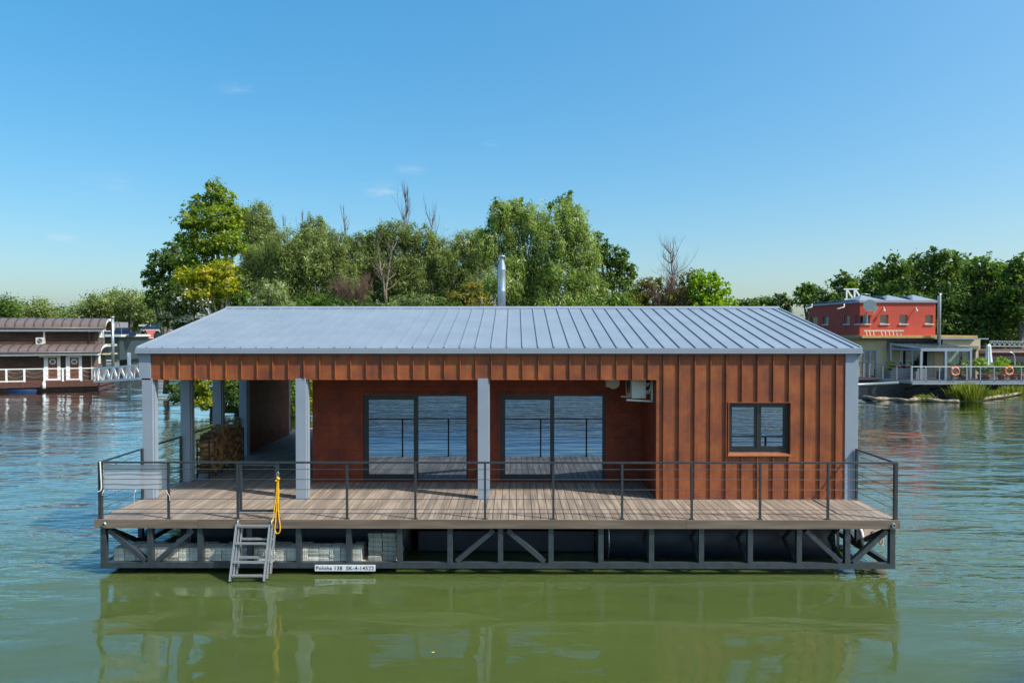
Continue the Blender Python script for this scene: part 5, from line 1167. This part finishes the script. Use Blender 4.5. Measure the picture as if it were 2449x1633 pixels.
def tree(label, cat, D, lobes, kind, size=.15, K=3.0, aspect=.5, droop=0., zb=.6, trunkpx=None, bark='trunk', name='tree', base=None, group=None, limbs=True, clump=.34, pxf=False, tr=.16, jy=.45, shell=.55, **kw):
    """lobes in display pixels (x, y, rx[, ry]) placed at depth D"""
    W_ = []
    for q in lobes:
        x, y, rx = q[:3]; ry = q[3] if len(q) > 3 else rx
        dy = q[4] if len(q) > 4 else random.uniform(-jy,jy)*rx*S*D/F
        c = at(x, y, D+dy); k = S*(D+dy)/F; W_.append((c[0], c[1], c[2], rx*k, max(.6,min(rx,ry)*k*1.0), ry*k))
    cx_ = sum(w[0]*w[3] for w in W_)/sum(w[3] for w in W_)
    if base is None: base = (cx_, D)
    r_ = root(name, (base[0], base[1], zb-.3), label, cat, group)
    V, T = leafcloud(W_, size, K, aspect, droop, clump, shell=shell, **kw)
    keep = V.reshape(-1,4,3)[:,:,2].min(1) > .05
    V = V.reshape(-1,4,3)[keep].reshape(-1,3); T = T[keep]
    np_mesh('crown' if cat == 'tree' else 'foliage', V-np.array(r_['_org']), 4, T, LM[kind], r_)
    if limbs:
        m_ = MB(); top = max(w[2] for w in W_); zc_ = min(w[2] for w in W_)
        fork = (base[0]+(cx_-base[0])*.5, base[1], max(zb+.6, (zb+zc_)/2))
        m_.tube([(base[0],base[1],zb-.4),((base[0]*.6+fork[0]*.4)+.1,base[1],(zb+fork[2])/2),fork], [tr*1.25,tr,tr*.85], 9)
        for w in W_:
            mid = ((fork[0]+w[0])/2+random.uniform(-.2,.2), (fork[1]+w[1])/2, (fork[2]+w[2])/2-.1)
            m_.tube([fork, mid, (w[0],w[1],w[2]), (w[0]+random.uniform(-.2,.2)*w[3],w[1],w[2]+w[5]*.6)], [tr*.7,tr*.5,tr*.3,tr*.08], 6, cap=False)
            for k in range(5): 
                e = RNG.normal(size=3); e[2] = abs(e[2]); e /= np.linalg.norm(e); m_.tube([(w[0],w[1],w[2]), (w[0]+e[0]*w[3]*.5,w[1]+e[1]*w[4]*.5,w[2]+e[2]*w[5]*.35), (w[0]+e[0]*w[3]*.85,w[1]+e[1]*w[4]*.85,w[2]+e[2]*w[5]*.8)], [tr*.22,tr*.13,tr*.04], 4, cap=False)
        m_.build('trunk' if cat == 'tree' else 'stem', bark, r_)
    return r_
# --- island trees, left to right
tree('dark green tree at the left end of the island behind the houseboat', 'tree', 46, [(372,605,32,34),(348,640,24),(385,660,34,40),(362,690,30),(410,600,34,36),(395,572,16)], 'dark', .2, 2.6, .6)
tree('tree with white-backed leaves at the left end of the island', 'tree', 40, [(425,675,34,36),(400,695,24,26),(450,700,40,34),(400,735,34),(440,760,40)], 'white', .16, 2.8, .7, tintbias=.04, tintw=.75)
tree('tallest green poplar with a narrow crown above the roof left end', 'tree', 42, [(492,442,22,30),(470,470,30),(517,462,26,32),(443,505,36,34),(495,510,46,40),(535,500,26,38),(430,545,28,30),(470,565,44,40),(522,560,38,46),(450,610,44,40),(510,630,42,44),(440,660,40),(505,680,40)], 'poplar', .15, 3.1, .75, bark='palebark', base=(at(548,700,42)[0],42), clump=.3, shell=.45, wisp=.4, tr=.2)
tree('low yellow-green tree in front of the tall poplar', 'tree', 38.5, [(432,640,32,26),(475,632,36,26),(500,625,22,24),(520,660,30,28),(470,672,40,26),(525,620,16,18)], 'yellow', .14, 2.6, .75, bark='palebark', base=(at(545,705,38.5)[0],38.5), clump=.26, shell=.4, wisp=.4, tr=.09)
tree('grey-green willow with a rounded top right of the tall poplar', 'tree', 47, [(590,500,38,36),(612,535,34,38),(570,545,36,40),(560,500,22,26),(600,590,46,44),(585,640,50,50),(560,700,50)], 'willow', .19, 3.4, .28, .5)
tree('broad grey-green willow filling the left half of the island', 'tree', 42.5, [(722,520,30,30),(660,560,48,38),(610,600,46,44),(720,570,52,46),(760,600,46,44),(680,620,60,46),(590,650,46,44),(640,670,60,44),(740,660,60,46),(790,640,44,48),(770,560,34,34),(700,600,60,50),(650,620,50,46),(820,670,34,40)], 'willow', .185, 3.5, .26, .55, tr=.22)
tree('small silvery willow just above the roof ridge on the left', 'tree', 37.5, [(622,665,34,24),(600,690,30,22),(645,692,32,22),(620,720,40,30)], 'silver', .2, 2.6, .26, .3, tr=.08)
tree('olive-green willow crowned by dead branches in the middle of the island', 'tree', 43.5, [(905,540,40,36),(870,560,36,36),(960,545,40,34),(835,600,44,40),(905,600,52,46),(965,610,52,46),(1000,580,36,40),(930,640,60,40),(880,620,50,44),(1020,620,30,50),(860,660,56,44),(940,670,60,44),(1005,660,40,44),(820,560,22,26)], 'willow', .18, 3.5, .28, .5, tr=.22, tintbias=-.08)
tree('small bright green treetop poking out beside the dead branches', 'tree', 46, [(848,548,14,20),(872,540,13,18),(860,575,26,26),(850,630,30,40)], 'poplar', .17, 2.6, .7, tr=.08)
tree('blue-green willow directly left of the flue pipe', 'tree', 44.5, [(1065,560,34,34),(1100,590,40,44),(1050,610,34,46),(1085,650,46,46),(1045,680,40),(1100,545,24,22)], 'willow', .185, 3.5, .26, .6, tintbias=.04)
tree('tallest willow with a broad light green crown behind the flue pipe', 'tree', 40, [(1150,490,26,34),(1190,485,34,30),(1165,530,48,44),(1230,510,46,42),(1300,485,34,36),(1320,520,38,40),(1270,550,56,50),(1190,590,58,54),(1340,580,40,52),(1290,620,62,54),(1220,650,60,50),(1345,655,46,44),(1160,650,50,50),(1120,560,30,36),(1285,690,70,30),(1190,695,60,24)], 'brightwillow', .19, 3.2, .27, .55, tr=.26, shell=.45, wisp=.4)
tree('slim dark poplar tops rising out of the large willow crown', 'tree', 41.8, [(1142,470,10,20),(1198,465,9,16),(1292,465,16,20),(1308,455,9,18),(1268,470,14,14),(1130,510,14,18)], 'dark', .16, 1.6, .75, tintbias=.12, tr=.05, clump=.22, shell=.2)
tree('dark green tree right of the large willow crown', 'tree', 46, [(1375,560,18,28),(1400,590,26,30),(1425,600,26,30),(1385,630,40,44),(1435,640,26,34),(1420,680,46,44),(1452,625,12,16)], 'dark', .19, 2.4, .7, tintbias=.08, wisp=.4)
tree('bright yellow-green tree at the right end of the island', 'tree', 38, [(1605,645,20,18),(1628,650,24,22),(1650,668,24,22),(1610,675,34,28),(1655,692,28,20),(1630,705,46,30),(1675,700,18,12)], 'bright', .15, 3., .75, tr=.1)
# shrubs along the island
def shrub(label, D, lobes, kind, size=.13, K=3., aspect=.55, **kw): return tree(label, 'shrub', D, lobes, kind, size, K, aspect, name='shrub', tr=.04, zb=.3, **kw)
shrub('yellowish autumn-tinted shrub left of the flue pipe', 37.5, [(1085,670,26,26),(1060,690,30,24),(1100,695,34,22),(1085,720,40,30)], 'olive', tintbias=.12)
shrub('low grey-green shrub above the ridge left of centre', 38, [(960,690,36,18),(920,700,34,18),(990,700,30,16),(900,715,40,20)], 'silver', tintbias=-.15)
shrub('dull olive shrubs between the dark tree and the bare tree', 38.5, [(1480,670,24,30),(1505,655,20,22),(1460,690,30,26),(1500,695,40,26),(1540,690,30,26)], 'olive')
shrub('brownish green shrub at the foot of the bare tree', 39.5, [(1575,660,26,26),(1560,690,40,30),(1590,640,14,18)], 'olive', tintbias=-.1)
shrub('dark shrub mass under the willows left of the flue', 37, [(1000,705,40,18),(1040,712,40,20),(780,705,50,18),(840,712,50,16)], 'dark')
shrub('green shrub under the broad willow', 38.5, [(700,700,50,22),(570,705,40,26),(550,680,26,26),(760,700,40,20)], 'forest')
shrub('shrub in the shade right of the large willow', 37.8, [(1380,700,40,20),(1430,700,36,22),(1340,705,40,16)], 'forest', tintbias=.05)
# bank vegetation seen between the columns
shrub('yellow-green bush overhanging the water between the grey columns', 36.0, [(470,880,36,34),(440,892,22,22),(500,900,34,36),(520,870,30,30),(475,925,30,20)], 'yellow', .13, 3., tintbias=-.22)
shrub('dark overhanging bush behind the firewood rack', 36.6, [(440,912,44,22),(500,930,40,24),(550,900,40,40),(410,895,18,14)], 'dark', .14, 3.)
shrub('green bank bush seen through the passage beside the wall', 36.0, [(670,890,26,30),(700,920,28,36),(690,960,30,30),(660,940,26,40),(715,880,20,30)], 'yellow', .13, 3., tintbias=-.15)
shrub('dark bank bush behind the passage', 37.5, [(680,870,40,26),(640,890,34,40),(600,900,44,50),(720,900,30,50)], 'forest', .14, 3.)
# understory as one mass along the island shore (nobody could count these)
lob = []
for k in range(26):
    x = -14.5+27*k/25; y = 37.0+2.2*sin(k*1.7)+ (1.5 if k%3 else 0); lob.append((x+random.uniform(-.5,.5), y, 1.3+random.uniform(-.2,.5), 1.2, 1.1, 1.3))
for k in range(26):
    x = -15+27*k/25; lob.append((x, 41+random.uniform(-1,3), 3.0+random.uniform(-.6,.6), 1.5, 1.3, 1.9))
ug = root('undergrowth', (2, 38, .3), None, None); ug['label'] = 'dense green undergrowth along the island shore'; ug['category'] = 'undergrowth'; ug['kind'] = 'stuff'
V, T = leafcloud(lob, .2, 1.7, .5); np_mesh('foliage', V-np.array(ug['_org']), 4, T, LM['forest'], ug); [c.__setitem__('kind','stuff') for c in ug.children]
# bare trees
def bare(label, D, basepx, toppx, r=.07, kind='twig', n=1, lean=0, depth=4, spread=.42, up=.35, kids=(3,5), stems=1, fan=.3, zb=None, name='bare_tree'):
    b_ = at(*basepx, D); t_ = at(*toppx, D); L_ = t_[2]-b_[2]
    r_ = root(name, (b_[0], D, b_[2]), label, 'tree' if name == 'bare_tree' else 'shrub'); m_ = MB()
    for k in range(stems):
        d = np.array((t_[0]-b_[0], 0, L_))+np.array((RNG.normal()*fan*L_, RNG.normal()*fan*L_*.5, 0))*(stems > 1); d /= np.linalg.norm(d)
        P = [np.array(b_)+ d*L_*t + np.array((RNG.normal()*.05, 0, 0))*L_*.2 for t in np.linspace(0,1,7)]
        LL = L_*random.uniform(.75,1) if stems > 1 else L_
        P = [np.array(b_)+ d*LL*t + RNG.normal(size=3)*.012*LL for t in np.linspace(0,1,7)]
        m_.tube(P, [r*(1-.88*t) for t in np.linspace(0,1,7)], 6, cap=False)
        for j in range(n):
            i = random.randint(1,5); e = d+RNG.normal(size=3)*spread; e[2] += up*.5; e /= np.linalg.norm(e)
            branch(m_, P[i], e, LL*random.uniform(.22,.42)*(1.15-.12*i), r*.36, depth-2, up, spread, 4, kids)
    m_.build('trunk' if name == 'bare_tree' else 'stem', kind, r_); return r_
bare('dead tree with upright bare branches rising above the olive willow', 44.6, (932,610), (930,440), .07, n=16, depth=4, spread=.35, up=.6)
bare('slim dead tree just right of the tallest dead branches', 44.6, (1000,620), (985,478), .05, n=8, spread=.3, up=.5)
bare('thin dead stems farther right over the olive willow', 44.6, (985,620), (1012,490), .045, n=8, spread=.35, up=.5)
bare('single dead spike of a tree standing above the broad willow', 44.6, (797,600), (789,472), .06, n=7, spread=.2, up=.7, depth=3)
bare('thin bare twigs sticking up left of the broad willow top', 43, (690,560), (697,488), .03, n=9, spread=.3, up=.5)
bare('thin bare twigs sticking up at the left shoulder of the broad willow', 43, (655,560), (652,500), .03, n=8, spread=.3, up=.5)
bare('dead tree with pale forked branches in front of the olive willow', 39, (885,690), (900,545), .085, 'trunk', n=9, spread=.55, up=.4, stems=2, fan=.16)
bare('reddish leafless bush above the ridge left of centre', 37, (818,716), (822,622), .03, 'twigred', n=20, stems=14, fan=.5, spread=.3, up=.5, depth=4, name='bare_shrub')
bare('tall leafless tree at the right end of the island', 38.5, (1545,712), (1541,556), .06, 'twig', n=34, spread=.62, up=.45, depth=4)
bare('brown leafless shrub below the tall leafless tree', 38, (1520,716), (1512,635), .025, 'twig', n=12, stems=9, fan=.5, spread=.35, up=.4, name='bare_shrub')
bare('leafless brown thicket right below the leafless tree', 38, (1570,716), (1572,640), .025, 'twig', n=12, stems=8, fan=.45, spread=.35, up=.4, name='bare_shrub')
# --- trees on the far left shore
FL = [(8,700,26,22,'forest','far green tree at the left edge behind the brown roof'),(38,712,28,24,'farsilver','silvery far tree second from the left edge'),(70,725,34,26,'forest','low green far tree above the brown roof'),
 (92,708,30,20,'willow','rounded grey-green far tree above the brown roof'),(118,728,32,24,'farsilver','white-topped far tree above the air conditioner'),(150,735,34,24,'farsilver','pale far tree with silvery leaves above the roof'),
 (178,722,30,26,'farsilver','silver-leaved far tree left of the steel flue'),(205,712,34,30,'willow','grey-green far tree behind the top of the steel flue'),(232,730,34,26,'farsilver','silver-leaved far tree just right of the steel flue'),
 (222,695,30,20,'willow','tall grey-green far tree on the skyline above the flue'),(262,690,34,24,'willow','tall far tree with a domed top on the skyline'),(285,720,36,30,'farsilver','silvery far tree above the solar roofs'),(300,690,34,22,'willow','rounded green far treetop on the skyline'),
 (325,705,36,30,'willow','grey-green far tree left of the island'),(345,690,30,24,'forest','green far tree touching the island edge'),(372,715,34,30,'willow','far tree partly behind the island left end'),(400,712,34,28,'forest','dim far tree behind the island left end')]
for i, (x, y, rx, ry, kd, lb) in enumerate(FL):
    tree(lb, 'tree', 150+(i%3)*6, [(x,y,rx*.8,ry),(x-rx*.55,y+12,rx*.6,ry*.8),(x+rx*.55,y+10,rx*.6,ry*.8),(x,y+30,rx,ry)], kd, .45, 2.4, .6, clump=.8, tr=.35, zb=1.2)
# --- trees on the right shore
FR = [(1715,698,26,14,'dark','lowest dark tree on the right shore beside the island'),(1750,694,30,18,'forest','low tree second from the island on the right shore'),(1790,692,32,20,'dark','dark low tree left of the red houseboat'),
 (1858,668,30,26,'forest','light green rounded tree left of the white roof frame'),(1900,690,30,30,'dark','dark tree behind the left end of the red roof'),(1940,652,32,34,'dark','tall dark tree behind the white roof frame'),(1968,664,28,28,'poplar','lighter green tree right of the white roof frame'),
 (2012,640,34,40,'dark','dark tree behind the satellite dish'),(2055,622,36,44,'forest','tree behind the middle of the red roof'),(2100,622,36,44,'dark','dark tree left of the highest treetop'),(2158,598,42,40,'dark','tree with the highest top on the right shore'),
 (2205,620,38,44,'forest','tree just right of the highest treetop'),(2255,618,40,40,'forest','broad green tree above the closed parasol'),(2300,632,40,40,'forest','green tree near the right edge'),(2345,622,40,46,'forest','last tree at the right edge')]
for i, (x, y, rx, ry, kd, lb) in enumerate(FR):
    D_ = 92-(i*1.6 if i > 6 else 0)+(i%2)*3
    lbs = [(x,y-ry*.25,rx*.55,ry*.6),(x-rx*.5,y+ry*.2,rx*.6,ry*.6),(x+rx*.5,y+ry*.15,rx*.6,ry*.6),(x,y+ry*.9,rx*.95,ry*.7)]
    if i > 3: lbs += [(x-rx*.3,y+ry*1.7,rx,ry*.7),(x+rx*.4,y+ry*2.2,rx,ry*.7)]
    tree(lb, 'tree', D_, lbs, kd, .40, 2.4, .6, clump=.55, tr=.3, zb=1.2, wisp=.45, shell=.45)
FR2 = [(2090,700,50,34,'dark','shaded dark tree behind the red houseboat flue'),(2180,690,50,44,'dark','shaded tree right of the red houseboat flue'),(2250,700,50,44,'dark','shaded tree over the grey footbridge'),(2320,690,50,50,'forest','front row tree at the far right with dark foliage')]
for x, y, rx, ry, kd, lb in FR2: tree(lb, 'tree', 73, [(x,y,rx*.8,ry),(x-rx*.5,y+24,rx*.7,ry),(x+rx*.5,y+26,rx*.7,ry),(x,y+60,rx*1.1,ry*.8)], kd, .32, 2.6, .6, clump=.5, tr=.25, zb=1.2)
lob = [(24+3*k, 90-1.0*k+random.uniform(-2,2), 3.0, 2.6, 2.4, 3.0) for k in range(26)]
fw = root('far_undergrowth', (50, 80, .5), 'dense shaded undergrowth along the right shore', 'undergrowth'); fw['kind'] = 'stuff'
V, T = leafcloud(lob, .45, 2.2, .6, clump=.6); np_mesh('foliage', V-np.array(fw['_org']), 4, T, LM['dark'], fw); [c.__setitem__('kind','stuff') for c in fw.children]
# --- driftwood, reeds and deck plants by the red houseboat
def rw(c, d): D_ = (CZ-.15)/((650+d*.2547-790.8)/F); return r5(c, d, D_)
m_ = MB(); P = [rw(c, d) for c, d in ((835,1165),(950,1188),(1080,1180),(1240,1196),(1380,1192),(1560,1200),(1740,1205))]
m_.tube(smoothpts([(p[0],p[1],.10+.05*sin(i*2)) for i, p in enumerate(P)]), [.08+.06*abs(sin(i*.5)) for i in range(6*6+1)], 9)
for c in (1560,): p = rw(c,1195); branch(m_, (p[0],p[1],.1), (-.6,0,.3), .6, .05, 1)
tag(m_.build('drift_log', 'driftwood'), 'long half-sunken driftwood log in front of the red houseboat', 'log')
m_ = MB(); P = [rw(c, d) for c, d in ((1950,1190),(2080,1170),(2220,1150),(2352,1120),(2480,1100))]
m_.tube(smoothpts([(p[0],p[1],.12) for p in P]), [.10]*(6*4+1), 9); tag(m_.build('drift_log', 'driftwood'), 'pale driftwood trunk to the right of the reed clump', 'log')
def tuft(label, p, h, w, n, kind='reed', name='reed_clump', cat='reeds'):
    r_ = root(name, (p[0],p[1],0), label, cat); b_ = np.zeros((n,3)); b_[:,0] = RNG.normal(size=n)*w*.28; b_[:,1] = RNG.normal(size=n)*w*.2
    d = np.stack([b_[:,0]*.9/w+RNG.normal(size=n)*.16, RNG.normal(size=n)*.16, np.ones(n)],1); d /= np.linalg.norm(d,axis=1)[:,None]
    L_ = h*(.45+.6*RNG.random(n)); V = []
    side = np.cross(d, RNG.normal(size=(n,3))); side /= np.linalg.norm(side,axis=1)[:,None]
    tip = b_+d*L_[:,None]; tip[:,2] -= .15*L_*RNG.random(n); mid = b_+d*(L_*.55)[:,None]+np.array((0,0,.05)); w_ = .022
    q = np.stack([b_-side*w_*.6, mid-side*w_, tip, mid+side*w_],1); np_mesh('foliage', q.reshape(-1,3), 4, RNG.random(n), LM[kind], r_); return r_
p = rw(1840,1195); tuft('large yellow-green reed clump in front of the red houseboat deck', p, 1.35, 1.15, 1300)
p = rw(1430,1190); tuft('small green reed tuft growing on the driftwood log', p, .5, .8, 300)
p = rw(2090,1155); tuft('short reed tuft behind the pale driftwood trunk', p, .55, 1.2, 300)
p = rw(2250,1130); tuft('thin pale reed tuft near the right edge on the driftwood', p, .8, 1.4, 350)
def potplant(label, c, d, D_, w, h, kind='bright', pot=True):
    p = r5(c,d,D_); r_ = root('potted_plant', (p[0],D_,zdk), label, 'potted plant')
    m_ = MB(); m_.tube([(p[0],D_,zdk),(p[0],D_,zdk+.32),(p[0],D_,zdk+.36)], [.16,.22,.24], 14); m_.build('pot', 'terracotta', r_)
    V, T = leafcloud([(p[0],D_,zdk+.36+h*.5,w,w*.8,h*.5)], .13, 2.2, .6, clump=.16); np_mesh('foliage', V-np.array(r_['_org']), 4, T, LM[kind], r_)
    m_ = MB(); 
    for k in range(4): m_.tube([(p[0],D_,zdk+.3),(p[0]+random.uniform(-.5,.5)*w,D_+random.uniform(-.2,.2),zdk+.36+h*.6)], .012, 4)
    m_.build('stem', 'trunk', r_)
potplant('leafy green plant in a pot left of the closed parasol', 1945,960,49.2, .45,1.3)
potplant('low bushy plant in a pot under the closed parasol', 2000,970,49.0, .45,.8,'forest')
potplant('large green shrub in a terracotta pot right of the parasol', 2140,960,49.2, .6,1.35)
potplant('dark leafy plant in a pot beside the right lifebuoy', 2250,960,49.3, .5,.8,'forest')
potplant('bushy potted plant at the far right of the deck', 2320,960,49.3, .45,.9,'forest')
potplant('flowering potted plant by the right post of the sun room', 1790,950,48.9, .3,1.2,'silver')
potplant('small potted plant beside the left lifebuoy', 1650,950,49.7, .25,.9,'forest')
potplant('dry spiky potted plant beside the sofa', 1100,930,50.6, .28,1.0,'yellow')
# ------------------------------------------------------------------ light
sv = np.array((.88,-.39,1.05)); sv /= np.linalg.norm(sv)
sl = bpy.data.lights.new('sun', 'SUN'); sl.energy = 5.0; sl.angle = R(.5); sl.color = (1.0,.955,.88)
so = bpy.data.objects.new('sun', sl); col.objects.link(so)
from mathutils import Vector
so.rotation_euler = Vector(sv).to_track_quat('Z','Y').to_euler()
w = bpy.data.worlds.new('World'); sc.world = w; w.use_nodes = True; nt = w.node_tree; n = nt.nodes; l = nt.links
bg = n['Background']; SUNROT = math.atan2(sv[0], sv[1]); sky = n.new('ShaderNodeTexSky'); sky.sky_type = 'NISHITA'; sky.sun_disc = False
sky.sun_elevation = math.asin(sv[2]); sky.sun_rotation = SUNROT; sky.altitude = 100; sky.air_density = 1.0; sky.dust_density = 3.2; sky.ozone_density = 6
def vm(op, a, c):
    x = n.new('ShaderNodeVectorMath'); x.operation = op; l.new(a, x.inputs[0])
    if op == 'SCALE': x.inputs['Scale'].default_value = c
    else: x.inputs[1].default_value = c
    return x.outputs[0]
EXPO = .15
g_ = n.new('ShaderNodeGamma'); l.new(vm('SCALE', sky.outputs[0], .12), g_.inputs[0]); g_.inputs[1].default_value = .6
hs = n.new('ShaderNodeHueSaturation'); hs.inputs['Saturation'].default_value = 1.7; l.new(g_.outputs[0], hs.inputs['Color'])
k_ = .97/(.15*2**EXPO); skyc = vm('MULTIPLY', hs.outputs[0], (1.50*k_, 1.555*k_, 1.375*k_))
# thin wisps of cirrus, each at its own direction in the sky
tcw = n.new('ShaderNodeTexCoord'); nzm = n.new('ShaderNodeMapping'); nzm.inputs['Scale'].default_value = (5,5,26); nzm.inputs['Rotation'].default_value = (0,R(-12),0); l.new(tcw.outputs['Generated'], nzm.inputs[0])
nz = n.new('ShaderNodeTexNoise'); nz.inputs['Scale'].default_value = 3.2; nz.inputs['Detail'].default_value = 6; nz.inputs['Roughness'].default_value = .65; l.new(nzm.outputs[0], nz.inputs['Vector'])
tot = None
for (u, v, rad, am) in ((885,440,.045,1.),(945,388,.03,.6),(545,208,.035,.5),(145,545,.022,1.2),(1130,330,.02,.4),(250,430,.09,.25)):
    q = np.array(at(u, v, 100.))-np.array((0,0,CZ)); q /= np.linalg.norm(q)
    d_ = n.new('ShaderNodeVectorMath'); d_.operation = 'DISTANCE'; sc2 = n.new('ShaderNodeVectorMath'); sc2.operation = 'MULTIPLY'; sc2.inputs[1].default_value = (1,1,2.6); l.new(tcw.outputs['Generated'], sc2.inputs[0]); l.new(sc2.outputs[0], d_.inputs[0]); d_.inputs[1].default_value = (q[0],q[1],q[2]*2.6)
    mr = n.new('ShaderNodeMapRange'); mr.interpolation_type = 'SMOOTHSTEP'; mr.inputs['From Min'].default_value = rad; mr.inputs['From Max'].default_value = 0; mr.inputs['To Max'].default_value = am; l.new(d_.outputs['Value'], mr.inputs[0])
    if tot is None: tot = mr.outputs[0]
    else:
        ad = n.new('ShaderNodeMath'); ad.operation = 'ADD'; l.new(tot, ad.inputs[0]); l.new(mr.outputs[0], ad.inputs[1]); tot = ad.outputs[0]
nr = n.new('ShaderNodeMapRange'); nr.inputs['From Min'].default_value = .42; nr.inputs['From Max'].default_value = .72; nr.inputs['To Max'].default_value = .6; l.new(nz.outputs['Fac'], nr.inputs[0])
mm = n.new('ShaderNodeMath'); mm.operation = 'MULTIPLY'; mm.use_clamp = True; l.new(tot, mm.inputs[0]); l.new(nr.outputs[0], mm.inputs[1])
mxw = n.new('ShaderNodeMix'); mxw.data_type = 'RGBA'; l.new(mm.outputs[0], mxw.inputs[0]); l.new(skyc, mxw.inputs[6]); mxw.inputs[7].default_value = (.62/.15,.74/.15,.84/.15,1)
l.new(mxw.outputs[2], bg.inputs[0]); bg.inputs[1].default_value = .15
sc.view_settings.view_transform = 'Standard'; sc.view_settings.look = 'None'; sc.view_settings.exposure = EXPO; sc.view_settings.gamma = 1
sc.cycles.max_bounces = 8; sc.cycles.transparent_max_bounces = 12; sc.cycles.caustics_reflective = False; sc.cycles.caustics_refractive = False; sc.cycles.sample_clamp_indirect = 6
